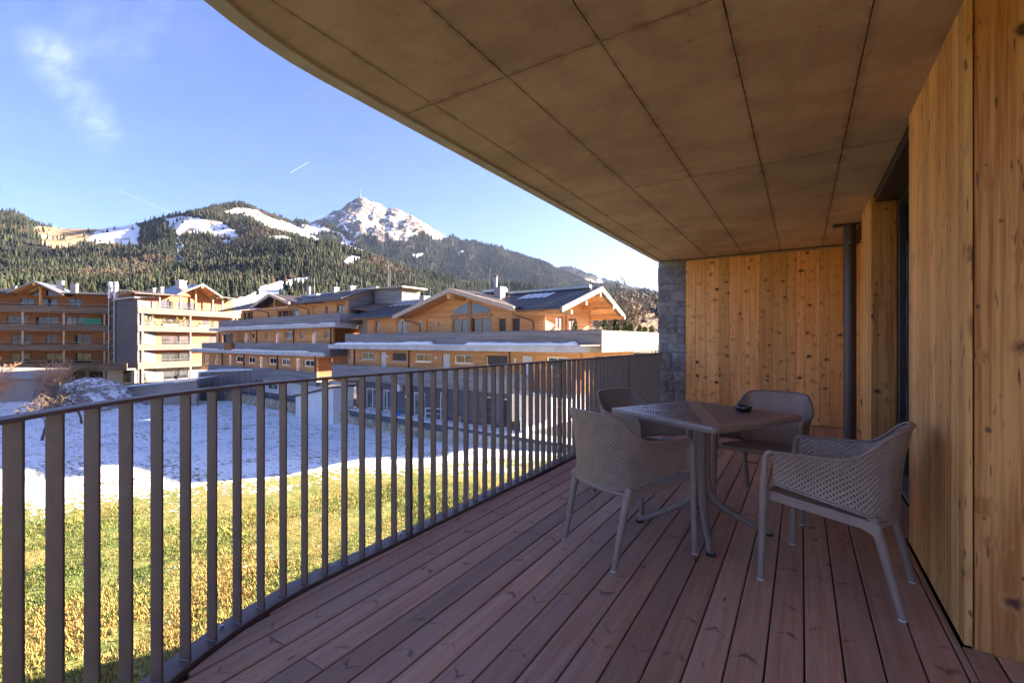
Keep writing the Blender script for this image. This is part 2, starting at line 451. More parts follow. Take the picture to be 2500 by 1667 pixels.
# furniture resin
m, g, b = material('resin', 0.46)
p = g.obj()
c = g.mix(g.ss(g.noise(p, 14.0, 4.0), 0.3, 0.7), (0.235, 0.175, 0.145), (0.275, 0.205, 0.17))
g.put(b.inputs['Base Color'], c); g.put(b.inputs['Normal'], g.bump(g.noise(p, 600.0, 2.0), 0.12, 0.0008))
simple('resin_table', (0.235, 0.178, 0.15), 0.40, 0.08, 9)
simple('glide', (0.62, 0.62, 0.64), 0.4)
simple('rubber', (0.02, 0.02, 0.02), 0.6)
m, g, b = material('black_glass', 0.08); g.put(b.inputs['Base Color'], (0.008, 0.007, 0.010)); b.inputs['Coat Weight'].default_value = 0.6

# glass of windows and doors
def glass(name, c, rough=0.04, var=None):
    m, g, b = material(name, rough)
    g.put(b.inputs['Base Color'], g.mix(g.ss(g.noise(g.obj(), 0.9, 3.0), 0.4, 0.62), c, var or tuple(k * 2.2 for k in c)))
    b.inputs['IOR'].default_value = 1.75
    return m
glass('window_glass', (0.016, 0.018, 0.022))
glass('curtain_glass', (0.06, 0.06, 0.066), 0.05, (0.19, 0.185, 0.185))
glass('lit_glass', (0.10, 0.045, 0.018), 0.08, (0.30, 0.13, 0.05))
m, g, b = material('door_glass', 0.03)
tr = g.n('ShaderNodeBsdfTransparent', ((0.72, 0.74, 0.74),)); gl = g.n('ShaderNodeBsdfGlossy', {1: 0.02})
fr = g.n('ShaderNodeFresnel', (1.6,)).outputs[0]
mx = g.n('ShaderNodeMixShader', (fr, tr.outputs[0], gl.outputs[0]))
g.L.new(mx.outputs[0], g.N['Material Output'].inputs[0])

# cladding boards of the houses (narrow boards, too far to tell apart)
def cladding(name, a, bcol, pitch=0.115, axis=2, rough=0.7, streak=0.35, gap=0.5):
    m, g, b = material(name, rough)
    s = g.sep(g.obj()); z = g.m('DIVIDE', s[axis], pitch)
    row = g.m('FLOOR', z); fr = g.m('FRACT', z)
    along = g.m('ADD', s[0], s[1])
    chunk = g.m('FLOOR', g.m('ADD', g.m('DIVIDE', along, 3.1), g.m('MULTIPLY', row, 0.37)))
    w = g.n('ShaderNodeTexWhiteNoise', {0: g.comb(row, chunk, 1.0)}).outputs[0]
    c = g.mix(w, a, bcol)
    n = g.noise(g.vm('MULTIPLY', g.obj(), (2.2, 2.2, 26.0) if axis == 2 else (26.0, 26.0, 2.2)), 1.0, 4.0, 0.6)
    c = g.mix(g.m('MULTIPLY', g.ss(n, 0.45, 0.75), streak), c, tuple(k * 0.62 for k in a))
    e = g.m('MINIMUM', fr, g.m('SUBTRACT', 1.0, fr))
    c = g.mix(g.ss(e, 0.09, 0.02, 0.0, gap), c, tuple(k * 0.25 for k in a))
    g.put(b.inputs['Base Color'], c)
    g.put(b.inputs['Normal'], g.bump(g.ss(e, 0.0, 0.12), 0.5, 0.012))
    return m
cladding('larch', (0.58, 0.265, 0.095), (0.72, 0.37, 0.15))
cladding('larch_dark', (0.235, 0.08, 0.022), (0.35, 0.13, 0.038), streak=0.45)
cladding('grey_boards', (0.17, 0.155, 0.16), (0.27, 0.25, 0.25), 0.105, streak=0.45)
cladding('pale_boards', (0.19, 0.155, 0.12), (0.29, 0.245, 0.195), 0.13, streak=0.5)
cladding('waney_boards', (0.085, 0.055, 0.04), (0.175, 0.12, 0.09), 0.17, streak=0.85, gap=0.45)
cladding('fence_boards', (0.15, 0.125, 0.115), (0.24, 0.205, 0.185), 0.14, axis=0)
cladding('soffit_wood', (0.50, 0.24, 0.085), (0.60, 0.31, 0.12), 0.2, axis=0, gap=0.3)
simple('beam_wood', (0.54, 0.29, 0.12), 0.65, 0.2, 3)
simple('verge_wood', (0.40, 0.31, 0.235), 0.65, 0.15, 3)
simple('shutter', (0.10, 0.085, 0.08), 0.6, 0.25, 4)
simple('white_paint', (0.66, 0.65, 0.65), 0.5, 0.05)
simple('frame_wood', (0.35, 0.165, 0.07), 0.6, 0.2, 4)
simple('white_plaster', (0.66, 0.645, 0.63), 0.85, 0.06, 0.6)
simple('grey_plaster', (0.34, 0.31, 0.305), 0.85, 0.1, 0.6)
simple('beige_plaster', (0.30, 0.255, 0.225), 0.85, 0.12, 0.6)
simple('anthracite', (0.090, 0.082, 0.095), 0.8, 0.1, 0.6)
simple('concrete', (0.45, 0.43, 0.41), 0.8, 0.16, 1.6, 0.2, 30)
simple('mossy_concrete', (0.33, 0.28, 0.20), 0.85, 0.4, 2.5, 0.3, 20)
simple('block_concrete', (0.46, 0.43, 0.37), 0.85, 0.15, 2)
simple('metal_sheet', (0.24, 0.25, 0.27), 0.35, 0.1, 1, metallic=0.6)
simple('chimney_sheet', (0.30, 0.30, 0.31), 0.4, 0.1, 1, metallic=0.5)
simple('copper_brown', (0.10, 0.055, 0.04), 0.5)
simple('blue_plastic', (0.02, 0.16, 0.55), 0.4)
simple('green_cloth', (0.02, 0.17, 0.11), 0.8)
simple('asphalt', (0.10, 0.10, 0.11), 0.8, 0.2)
# roofing: dark sheet with standing seams
m, g, b = material('roofing', 0.6)
s = g.sep(g.obj()); fr = g.m('FRACT', g.m('DIVIDE', s[0], 0.55)); e = g.m('MINIMUM', fr, g.m('SUBTRACT', 1.0, fr))
g.put(b.inputs['Base Color'], g.mix(g.ss(g.noise(g.obj(), 1.2, 4.0), 0.3, 0.7), (0.026, 0.022, 0.021), (0.045, 0.038, 0.035)))
g.put(b.inputs['Normal'], g.bump(g.ss(e, 0.07, 0.0), 0.6, 0.03))
simple('roofing_brown', (0.13, 0.085, 0.06), 0.7, 0.2, 1)

# snow
def snow(name, c=(0.84, 0.85, 0.87), bump=0.5):
    m, g, b = material(name, 0.55)
    g.put(b.inputs['Base Color'], g.mix(g.ss(g.noise(g.obj(), 3.0, 4.0), 0.3, 0.7), tuple(k * 0.95 for k in c), c))
    g.put(b.inputs['Normal'], g.bump(g.noise(g.obj(), 9.0, 6.0, 0.65), bump, 0.06))
    b.inputs['Specular IOR Level'].default_value = 0.3
snow('snow')
# mound: old snow with soil showing through
m, g, b = material('dirty_snow', 0.7)
n = g.noise(g.vm('MULTIPLY', g.obj(), (1.0, 1.0, 2.2)), 1.1, 7.0, 0.68)
g.put(b.inputs['Base Color'], g.mix(g.ss(n, 0.46, 0.58), (0.24, 0.195, 0.165), (0.76, 0.77, 0.80)))
g.put(b.inputs['Normal'], g.bump(g.noise(g.obj(), 4.0, 6.0), 0.5, 0.1))

# lawn: winter grass, snow lying where the attribute says so
m, g, b = material('lawn', 0.9)
p = g.geo(); at = g.sep(g.attr('cover'))
n1 = g.noise(p, 0.55, 4.0, 0.6); n2 = g.noise(p, 3.3, 5.0, 0.65); n3 = g.noise(p, 19.0, 4.0, 0.7)
c = g.mix(g.ss(n2, 0.36, 0.66), (0.12, 0.16, 0.045), (0.275, 0.25, 0.08))
c = g.mix(g.m('MULTIPLY', g.ss(n1, 0.42, 0.7), 0.6), c, (0.37, 0.24, 0.085))
c = g.mix(g.m('MULTIPLY', g.ss(n3, 0.50, 0.66), 0.65), c, (0.07, 0.09, 0.027))
spk = g.noise(g.n('ShaderNodeMapping', {0: p, 2: (0, 0, -YAW), 3: (1.5, 3.6, 1)}).outputs[0], 1.7, 6.0, 0.72)
sm = g.m('ADD', at[0], g.m('MULTIPLY', g.m('SUBTRACT', spk, 0.5), 3.0))
sm = g.m('ADD', sm, g.m('MULTIPLY', g.m('SUBTRACT', g.noise(p, 0.33, 3.0, 0.6), 0.48), 0.95))
sf = g.ss(sm, 0.44, 0.53)
g.put(b.inputs['Base Color'], g.mix(sf, c, (0.84, 0.85, 0.87)))
hgt = g.m('ADD', g.m('MULTIPLY', n3, 0.4), g.m('MULTIPLY', sf, 1.0))
g.put(b.inputs['Normal'], g.bump(g.m('ADD', hgt, g.m('MULTIPLY', spk, 0.8)), 0.8, 0.05))
b.inputs['Specular IOR Level'].default_value = 0.15

m, g, b = material('grass_blades', 0.85)
c = g.attr('tint'); g.put(b.inputs['Base Color'], c); b.inputs['Specular IOR Level'].default_value = 0.15
m, g, b = material('valley_ground', 0.95)
p = g.geo()
c = g.mix(g.ss(g.noise(p, 0.02, 5.0), 0.35, 0.65), (0.24, 0.20, 0.075), (0.17, 0.165, 0.06))
g.put(b.inputs['Base Color'], c)

# mountains: cover.r snow, .g meadow, .b rock
m, g, b = material('mountain_ground', 0.95)
p = g.geo(); a = g.sep(g.attr('cover'))
nn = g.noise(p, 0.020, 7.0, 0.70); ns = g.noise(p, 0.006, 5.0, 0.65)
nz = g.n('ShaderNodeNewGeometry').outputs['Normal']; slope = g.sep(nz)[2]
c = g.mix(g.ss(nn, 0.35, 0.65), (0.022, 0.025, 0.02), (0.042, 0.040, 0.030))
mead = g.mix(g.ss(nn, 0.35, 0.65), (0.30, 0.21, 0.13), (0.215, 0.165, 0.095))
c = g.mix(g.ss(g.m('ADD', a[1], g.m('MULTIPLY', g.m('SUBTRACT', ns, 0.5), 0.6)), 0.42, 0.58), c, mead)
rock = g.mix(g.ss(g.noise(p, 0.05, 6.0, 0.7), 0.35, 0.65), (0.085, 0.070, 0.062), (0.20, 0.165, 0.145))
c = g.mix(g.ss(a[2], 0.4, 0.6), c, rock)
sn = g.m('ADD', a[0], g.m('MULTIPLY', g.m('SUBTRACT', nn, 0.5), 1.25))
sn = g.m('ADD', sn, g.m('MULTIPLY', g.m('SUBTRACT', ns, 0.5), 0.5))
c = g.mix(g.ss(sn, 0.46, 0.54), c, (0.84, 0.85, 0.87))
g.put(b.inputs['Base Color'], c)
g.put(b.inputs['Normal'], g.bump(nn, 0.6, 12.0))
b.inputs['Specular IOR Level'].default_value = 0.1
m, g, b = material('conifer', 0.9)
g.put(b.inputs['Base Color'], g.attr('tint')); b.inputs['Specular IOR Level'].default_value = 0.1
simple('bark', (0.115, 0.085, 0.065), 0.9, 0.3, 8)
simple('bark_pale', (0.20, 0.155, 0.115), 0.9, 0.3, 8)
simple('twig_red', (0.46, 0.25, 0.14), 0.85, 0.25, 5)
simple('thuja', (0.060, 0.085, 0.022), 0.9, 0.4, 9)
simple('thuja_dark', (0.035, 0.055, 0.018), 0.9, 0.4, 9)
simple('plant_yellow', (0.28, 0.24, 0.05), 0.9, 0.3, 9)
# ================================================================== BALCONY
CEIL = 2.54
ARC_C = (-0.32, 1.43)
Y_FAR = 7.74
def rail_pt(s, off=0.0, tilt=0.085):
    """point on the railing line s metres from its far end, pushed inwards by off; returns x, y, inward normal"""
    L0 = Y_FAR - ARC_C[1]; rr = 1.75
    if s <= L0:
        return -2.07 + off + tilt * (1 - s / L0), Y_FAR - s, (1.0, 0.0)
    a = (s - L0) / rr; ca, sa = math.cos(a), math.sin(a)
    return ARC_C[0] - (rr - off) * ca, ARC_C[1] - (rr - off) * sa, (ca, sa)
L_STRAIGHT = Y_FAR - ARC_C[1]
def s_of_y(y): return Y_FAR - y
S_END = L_STRAIGHT + 1.75 * R(78)

def outline(rr, y_top, x_right):
    """rounded balcony outline for a given corner radius, left side round to the back"""
    P = [(x_right, y_top), (ARC_C[0] - rr, y_top)]
    for k in range(0, 37):
        a = R(90) * k / 36; P.append((ARC_C[0] - rr * math.cos(a), ARC_C[1] - rr * math.sin(a)))
    P.append((x_right, ARC_C[1] - rr))
    return P
def clip(poly, x0, x1, y0, y1):
    for ax, sg, lim in ((0, 1, x0), (0, -1, -x1), (1, 1, y0), (1, -1, -y1)):
        out = []
        for i in range(len(poly)):
            a, b = poly[i], poly[(i + 1) % len(poly)]
            da, db = sg * a[ax] - lim, sg * b[ax] - lim
            if da >= 0: out.append(a)
            if (da >= 0) != (db >= 0):
                t = da / (da - db); out.append((a[0] + (b[0] - a[0]) * t, a[1] + (b[1] - a[1]) * t))
        poly = out
        if len(poly) < 3: return []
    return poly
def ragged(poly, amp, step=0.12):
    out = []
    for i in range(len(poly)):
        a, b = poly[i], poly[(i + 1) % len(poly)]
        n = max(1, int(math.dist(a, b) / step))
        for k in range(n):
            t = k / n; j = amp if 0 < k else 0
            out.append((a[0] + (b[0] - a[0]) * t + random.uniform(-j, j), a[1] + (b[1] - a[1]) * t + random.uniform(-j, j)))
    return out

# ---- ceiling: fair-faced slab with formwork panels
ceiling = empty('balcony_ceiling', kind='structure')
MB().prism(outline(1.752, 7.95, 3.1), CEIL + 0.02, CEIL + 0.30).build('slab', 'joint_dark', ceiling)
ins = outline(1.665, 7.76, 0.562)
XL = [-2.2, -1.757, -1.257, -0.76, -0.26, 0.24, 0.562]
YL = [-0.4, -0.06, 1.93, 3.92, 5.91, 7.77]
for i in range(6):
    for j in range(5):
        q = clip(ins, XL[i] + 0.003, XL[i + 1] - 0.003, YL[j] + 0.003, YL[j + 1] - 0.003)
        if len(q) < 3: continue
        area = abs(sum(a[0] * b[1] - b[0] * a[1] for a, b in zip(q, q[1:] + q[:1]))) / 2
        if area < 0.01: continue
        z = CEIL + random.uniform(-0.0012, 0.0012)
        MB().prism(ragged(q, 0.0017, 0.05), z, CEIL + 0.018).build('concrete_panel', 'concrete_ceiling', ceiling)
for x0 in np.arange(0.566, 3.0, 0.5):
    for y0, y1 in ((-0.23, 1.927), (1.933, 2.46)):
        MB().box(x0, min(x0 + 0.494, 3.1), y0, y1, CEIL, CEIL + 0.018).build('concrete_panel', 'concrete_ceiling', ceiling)
# drip band along the edge
b_ = MB(); n = 60; ring = []
for k in range(n + 1):
    s = (L_STRAIGHT + 1.75 * R(90)) * k / n - 0.02
    xo, yo, nn = rail_pt(max(s, 0), -0.004, 0.02); xi, yi, _ = rail_pt(max(s, 0), 0.083, 0.02)
    ring.append([(xi, yi, CEIL + 0.018), (xi, yi, CEIL - 0.012), (xo, yo, CEIL - 0.006), (xo, yo, CEIL + 0.31)])
V = [p for r_ in ring for p in r_]
b_.add(V, [(i * 4 + k, i * 4 + k + 1, i * 4 + 5 + k, i * 4 + 4 + k) for i in range(n) for k in range(3)])
b_.build('drip_edge', 'concrete_edge', ceiling)

# ---- deck
deck = empty('deck_floor', kind='structure')
MB().prism(outline(1.80, 7.95, 3.1), -0.34, -0.075).build('floor_slab', 'dark_gap', deck)
def curve_x(y, rr=1.695):
    if y >= ARC_C[1]: return ARC_C[0] - rr + 0.085 * (y - ARC_C[1]) / (Y_FAR - ARC_C[1])
    d = rr * rr - (ARC_C[1] - y) ** 2
    return ARC_C[0] - math.sqrt(d) if d > 0 else 9
def board(x0, x1, y0, y1):
    ys = [y for y in np.arange(y0, min(y1, 1.5), 0.06)] + [y for y in np.arange(max(y0 + 0.1, 1.6), y1 - 0.1, 0.6)] + [y1]
    P = []
    for y in ys:
        xl = max(x0, curve_x(y))
        if xl < x1 - 0.012: P.append((xl, x1, y))
    if len(P) < 2: return
    c = 0.0035; V = []; F = []
    zj = random.uniform(-0.0008, 0.0008)
    for xl, xr, y in P:
        V += [(xl, y, -0.028), (xl, y, -c + zj), (xl + c, y, zj), (xr - c, y, zj), (xr, y, -c + zj), (xr, y, -0.028)]
    for i in range(len(P) - 1):
        for k in range(6): F.append((i * 6 + k, i * 6 + (k + 1) % 6, i * 6 + 6 + (k + 1) % 6, i * 6 + 6 + k))
    F.append(tuple(range(6))); F.append(tuple((len(P) - 1) * 6 + k for k in range(6))[::-1])
    o = MB().add(V, F).build('board', 'decking', deck)
    me = o.data; ul = me.uv_layers.new(name='UVMap')
    for l in me.loops:
        co = me.vertices[l.vertex_index].co; ul.data[l.index].uv = ((co.x - x0) / (x1 - x0), co.y)
PITCH = 0.1237; GAP = 0.0062
for k in range(-17, 25):
    x0 = 0.009 + PITCH * k + GAP / 2; x1 = x0 + PITCH - GAP
    y_end = 7.75 if x0 < 0.52 else 2.4665
    if x0 < 0.52 and x1 > 0.531: x1 = 0.531
    cuts = {-15: [1.034], -13: [1.034], -11: [5.4], -8: [6.3], -4: [5.05]}.get(k, [])
    ys = [-0.26] + cuts + [y_end]
    for a, b2 in zip(ys[:-1], ys[1:]): board(x0, x1, a + (0.0025 if a > 0 else 0), b2 - 0.0025)
board(0.5345, 0.6215, -0.26, 2.4665)
board(0.535, 0.655, 3.55, 5.29)
board(0.535, 0.655, 6.085, 7.75)

# ---- railing
rail = empty('balcony_railing', (-2.07, 4.0, 0), 0, 'brown-grey steel railing with flat upright bars curving along the deck edge', 'railing')
RO = Vector((-2.07, 4.0, 0))
def strip(prof, s0, s1, name, m, n=70):
    """profile (off, z) swept along the railing line"""
    b_ = MB(); V = []; k = len(prof)
    for i in range(n + 1):
        s = s0 + (s1 - s0) * i / n
        for off, z in prof:
            x, y, _ = rail_pt(s, off); V.append((x - RO.x, y - RO.y, z))
    F = [(i * k + j, i * k + (j + 1) % k, (i + 1) * k + (j + 1) % k, (i + 1) * k + j) for i in range(n) for j in range(k)]
    F += [tuple(range(k))[::-1], tuple(n * k + j for j in range(k))]
    return b_.add(V, F).build(name, m, rail)
joints = [s_of_y(6.1), s_of_y(4.08), s_of_y(2.045)]
segs = [(0.0, joints[0] - 0.003), (joints[0] + 0.003, joints[1] - 0.003), (joints[1] + 0.003, joints[2] - 0.003), (joints[2] + 0.003, S_END)]
for a, b2 in segs:
    strip([(-0.026, 1.004), (-0.026, 1.014), (-0.024, 1.016), (0.024, 1.016), (0.026, 1.014), (0.026, 1.004)], a, b2, 'top_rail', 'railing_paint', 60 if b2 > L_STRAIGHT else 8)
    strip([(-0.062, 0.002), (-0.062, 0.012), (0.040, 0.012), (0.040, -0.075), (0.032, -0.075), (0.032, 0.002)], a, b2, 'base_angle', 'railing_paint', 60 if b2 > L_STRAIGHT else 8)
bar_me = MB().cbox(-0.0225, 0.0225, -0.004, 0.004, 0.0122, 1.004, 0.001)
bar0 = None
def bar(s, name='baluster', off=0.0):
    global bar0
    x, y, nn = rail_pt(s, off)
    if bar0 is None: bar0 = bar_me.build(name, 'railing_paint', rail); o = bar0
    else:
        o = bar0.copy(); o.name = name; col.objects.link(o); o.parent = rail
    o.location = (x - RO.x, y - RO.y, 0); o.rotation_euler = (0, 0, math.atan2(nn[1], nn[0])); return o
def spread(a, b2, d=0.1155):
    n = max(1, round((b2 - a) / d)); return [a + (b2 - a) * (i + 0.5) / n for i in range(n)]
bars = []
for i, (a, b2) in enumerate(segs):
    lo = a + 0.045 if i else a + 0.02; hi = b2 - 0.045 if i < 3 else b2 - 0.02
    ss_ = spread(lo, hi)
    if i == 3:  # seen closest: bars set from the joint onwards
        ss_ = [joints[2] + 0.122 + 0.1158 * k for k in range(30) if joints[2] + 0.122 + 0.1158 * k < S_END]
    for s in ss_: bar(s); bars.append(s)
for j in joints:   # doubled flat bars bolted together where two lengths meet
    for d in (-0.0075, 0.0075): bar(j + d, 'joint_post')
    x, y, nn = rail_pt(j)
    for z in (0.16, 0.55, 0.86):
        MB().tube([(x - RO.x - 0.006, y - RO.y - 0.022, z), (x - RO.x - 0.006, y - RO.y + 0.022, z)], 0.007, 6).build('bolt', 'steel', rail)
for s in bars[-26:-4]:     # weld beads at the feet of the nearest bars
    x, y, nn = rail_pt(s); t = (nn[1], -nn[0])
    P = [(x - RO.x + nn[0] * o_ + t[0] * q, y - RO.y + nn[1] * o_ + t[1] * q, 0.0135) for o_, q in ((-0.024, 0.006), (0.0, 0.0066), (0.024, 0.006))]
    MB().tube(P, 0.003, 5).build('weld_bead', 'weld', rail)
for y, off in ((0.985, -0.03), (1.53, -0.03), (2.0, -0.025), (2.11, -0.03), (2.55, -0.03), (3.3, -0.03), (4.02, -0.03), (4.15, -0.03), (0.5, -0.03)):
    s = s_of_y(y) if y > 1.43 else L_STRAIGHT + (1.43 - y) * 1.08
    x, y2, nn = rail_pt(s, off)
    x -= RO.x; y2 -= RO.y
    o = MB().lathe([(0.0, 0.026), (0.0048, 0.026), (0.0048, 0.022)], (x, y2, 0), 8).lathe([(0.0095, 0.022), (0.0095, 0.0140), (0.0125, 0.0140), (0.0125, 0.0122)], (x, y2, 0), 6).lathe([(0.0048, 0.0222), (0.0095, 0.0220)], (x, y2, 0), 6)
    o.build('hex_bolt', 'steel', rail)

# ---- stone end wall
stone = empty('stone_wall', (-1.82, 7.9, 0), 0, 'dark split slate wall end between the railing and the timber back wall', 'stone wall')
MB().box(-0.195, 0.21, -0.09, 0.11, -0.06, CEIL - 0.004).build('wall_core', 'dark_gap', stone)
z = -0.06
while z < CEIL - 0.02:
    hh = min(random.choice((0.09, 0.12, 0.14, 0.17)), CEIL - 0.004 - z)
    if CEIL - 0.004 - z - hh < 0.05: hh = CEIL - 0.004 - z
    x = -0.215 + random.uniform(-0.006, 0.004); xe = 0.222
    while x < xe - 0.02:
        w = random.uniform(0.14, 0.34)
        if xe - x - w < 0.09: w = xe - x
        nx, nz = max(3, int(w / 0.035)), max(3, int(hh / 0.03)); V = []; F = []
        base = random.uniform(-0.008, 0.008)
        for j in range(nz + 1):
            for i in range(nx + 1):
                e = 0.006 if i in (0, nx) or j in (0, nz) else 0.0
                V.append((x + 0.002 + (w - 0.004) * i / nx, -0.14 + base + e + random.uniform(-0.003, 0.003), z + 0.0015 + (hh - 0.003) * j / nz))
        k = len(V)
        for j in range(nz + 1):
            for i in range(nx + 1): V.append((V[j * (nx + 1) + i][0], 0.12, V[j * (nx + 1) + i][2]))
        W = nx + 1
        for j in range(nz):
            for i in range(nx): F.append((j * W + i, j * W + i + 1, (j + 1) * W + i + 1, (j + 1) * W + i))
        for i in range(nx): F += [(i, k + i, k + i + 1, i + 1), (nz * W + i, nz * W + i + 1, k + nz * W + i + 1, k + nz * W + i)]
        for j in range(nz): F += [(j * W, (j + 1) * W, k + (j + 1) * W, k + j * W), (j * W + nx, k + j * W + nx, k + (j + 1) * W + nx, (j + 1) * W + nx)]
        MB().add(V, F).build('stone', 'slate', stone)
        x += w
    z += hh

# ---- timber walls
def boards_x(parent, x0, x1, y, z0, z1, m, widths, t=0.03, name='wall_board'):
    x = x0
    while x < x1 - 0.01:
        w = random.uniform(*widths)
        if x1 - x - w < widths[0] * 0.6: w = x1 - x
        dy = random.uniform(-0.0012, 0.0012)
        MB().cbox(x + 0.0011, x + w - 0.0011, y + dy, y + t, z0, z1, 0.0022).build(name, m, parent); x += w
def boards_y(parent, y0, y1, x, z0, z1, m, widths, t=0.025, name='wall_board'):
    y = y0
    while y < y1 - 0.01:
        w = random.uniform(*widths)
        if y1 - y - w < widths[0] * 0.6: w = y1 - y
        dx = random.uniform(-0.0008, 0.0008)
        MB().cbox(x + dx, x + t, y + 0.0009, y + w - 0.0009, z0, z1, 0.0018).build(name, m, parent); y += w
back = empty('timber_wall', (0, 0, 0), 0, 'knotty spruce board wall closing the far end of the balcony', 'timber wall')
boards_x(back, -1.595, 0.66, 7.77, 0.006, 2.505, 'spruce', (0.10, 0.19))
MB().box(-1.598, 0.66, 7.762, 7.80, 2.508, 2.528).build('top_batten', 'verge_wood', back)
pier = empty('timber_pier', (0, 0, 0), 0, 'pale spruce pier beside the glass door, nearest on the right', 'timber pier')
boards_y(pier, 2.456, 3.54, 0.537, 0.012, CEIL - 0.003, 'spruce_pier', (0.06, 0.13))
MB().box(0.566, 0.72, 2.52, 3.535, 0.012, CEIL - 0.003).build('core', 'spruce_pier', pier)
panel = empty('timber_wall', (0, 0, 0), 0, 'broad knotty spruce panel facing the viewer at the right edge', 'timber wall')
boards_x(panel, 0.568, 2.6, 2.470, -0.03, CEIL - 0.003, 'spruce_panel', (0.22, 0.34), 0.04)
far = empty('timber_pier', (0, 0, 0), 0, 'spruce pier beyond the glass door, next to the downpipe', 'timber pier')
boards_y(far, 5.325, 6.07, 0.537, 0.012, CEIL - 0.003, 'spruce_pier', (0.07, 0.14))
boards_x(far, 0.540, 0.722, 5.298, 0.012, 2.467, 'spruce_panel', (0.12, 0.19), 0.025)
MB().box(0.564, 0.74, 5.33, 6.065, 0.012, CEIL - 0.003).build('core', 'spruce_pier', far)
MB().cbox(0.529, 0.5365, 6.005, 6.04, 0.52, 0.60, 0.002).build('switch_plate', 'switch_black', far)
niche = empty('timber_wall', (0, 0, 0), 0, 'narrow strip of spruce boarding behind the downpipe', 'timber wall')
boards_y(niche, 6.075, 7.765, 0.66, 0.012, CEIL - 0.003, 'spruce', (0.11, 0.16))

# ---- downpipe
pipe = empty('downpipe', (0.465, 6.45, 0), 0, 'dark brown round downpipe standing against the timber', 'downpipe')
MB().tube([(0, 0, 0.003), (0, 0, CEIL - 0.02)], 0.061, 28).build('pipe', 'pipe_paint', pipe, 'auto')
MB().cbox(-0.16, 0.12, -0.05, 0.05, CEIL - 0.022, CEIL - 0.004, 0.002).build('head_plate', 'pipe_paint', pipe)
MB().tube([(0, 0, 2.30), (0, 0, 2.335)], 0.0645, 28).tube([(0.05, 0, 2.318), (0.19, 0.02, 2.318)], 0.007, 6).build('clamp', 'pipe_paint', pipe, 'auto')
MB().tube([(0, -0.066, 2.318), (-0.016, -0.068, 2.318)], 0.006, 6).build('clamp_screw', 'steel', pipe)

# ---- glass door in its recess
door = empty('glass_door', (0.76, 4.4, 0), 0, 'black framed sliding glass door set back between the two timber piers', 'door')
def dbx(x0, x1, y0, y1, z0, z1, name, m): return MB().cbox(x0 - 0.76, x1 - 0.76, y0 - 4.4, y1 - 4.4, z0, z1, 0.003).build(name, m, door)
dbx(0.724, 0.82, 5.21, 5.294, 0.03, 2.466, 'jamb', 'black_frame'); dbx(0.724, 0.82, 3.55, 3.63, 0.03, 2.466, 'jamb', 'black_frame')
dbx(0.724, 0.82, 3.63, 5.21, 2.40, 2.466, 'head', 'black_frame'); dbx(0.745, 0.80, 4.38, 4.46, 0.03, 2.40, 'stile', 'black_frame')
dbx(0.664, 0.83, 3.55, 5.294, 0.004, 0.028, 'sill', 'aluminium')
for a, b2 in ((3.63, 4.38), (4.46, 5.21)): dbx(0.766, 0.776, a, b2, 0.03, 2.40, 'pane', 'door_glass')
core = empty('building_core', (0, 0, 0), 0, kind='structure')
MB().box(0.566, 0.95, 3.545, 5.295, 2.47, CEIL + 0.016).build('lintel', 'dark_soffit', core)
MB().box(2.6, 2.7, 2.9, 5.9, 0.0, 2.6).box(0.95, 2.6, 2.80, 2.90, 0.0, 2.6).box(0.95, 2.6, 5.9, 6.0, 0.0, 2.6).build('room_walls', 'spruce_panel', core)
MB().box(0.84, 2.6, 2.9, 5.9, -0.05, 0.0).build('room_floor', 'frame_wood', core)
MB().box(0.95, 2.6, 2.9, 5.9, 2.5, 2.6).build('room_ceiling', 'white_plaster', core)
MB().box(3.0, 3.1, -0.3, 2.47, 0.0, CEIL).build('loggia_wall', 'spruce_panel', core)
MB().box(0.7, 12.0, -0.4, 16.2, 2.85, 6.2).build('upper_storey', 'grey_plaster', core)
MB().box(-1.4, 12.0, 8.05, 16.2, -6.3, 2.849).build('wing', 'grey_plaster', core)
MB().box(0.9, 12.0, -0.4, 8.04, -6.3, -0.345).build('lower_storeys', 'grey_plaster', core)

# ================================================================== FURNITURE
def top_curve():
    half = [(0.275, 0.235, 0.650), (0.277, 0.10, 0.655), (0.273, -0.03, 0.660), (0.264, -0.105, 0.676), (0.248, -0.165, 0.720), (0.222, -0.215, 0.772), (0.185, -0.252, 0.798), (0.10, -0.277, 0.806), (0.0, -0.284, 0.807)]
    return half + [(-x, y, z) for x, y, z in half[::-1][1:]]
def bot_curve():
    half = [(0.262, 0.225, 0.492), (0.258, 0.10, 0.470), (0.252, -0.03, 0.447), (0.242, -0.11, 0.430), (0.222, -0.168, 0.416), (0.188, -0.203, 0.406), (0.145, -0.222, 0.400), (0.07, -0.232, 0.397), (0.0, -0.235, 0.396)]
    return half + [(-x, y, z) for x, y, z in half[::-1][1:]]
def perforate(b_, grid, ok, thick, hole=0.62):
    """grid[i][j] Vectors; every second cell is an open square"""
    nu, nv = len(grid) - 1, len(grid[0]) - 1
    for i in range(nu):
        for j in range(nv):
            if not ok(i, j): continue
            P = [grid[i][j], grid[i + 1][j], grid[i + 1][j + 1], grid[i][j + 1]]
            c = (P[0] + P[1] + P[2] + P[3]) / 4
            nn = (P[2] - P[0]).cross(P[3] - P[1])
            if nn.length < 1e-9: continue
            nn.normalize(); N = nn * thick
            if (i + j) % 2 == 0:
                Q = [c + (p - c) * hole for p in P]
                V = P + Q + [p - N for p in P] + [q - N for q in Q]; F = []
                for k in range(4):
                    l = (k + 1) % 4
                    F += [(k, l, 4 + l, 4 + k), (8 + l, 8 + k, 12 + k, 12 + l), (4 + k, 4 + l, 12 + l, 12 + k)]
            else:
                V = P + [p - N for p in P]; F = [(0, 1, 2, 3), (7, 6, 5, 4)]
            b_.add(V, F)
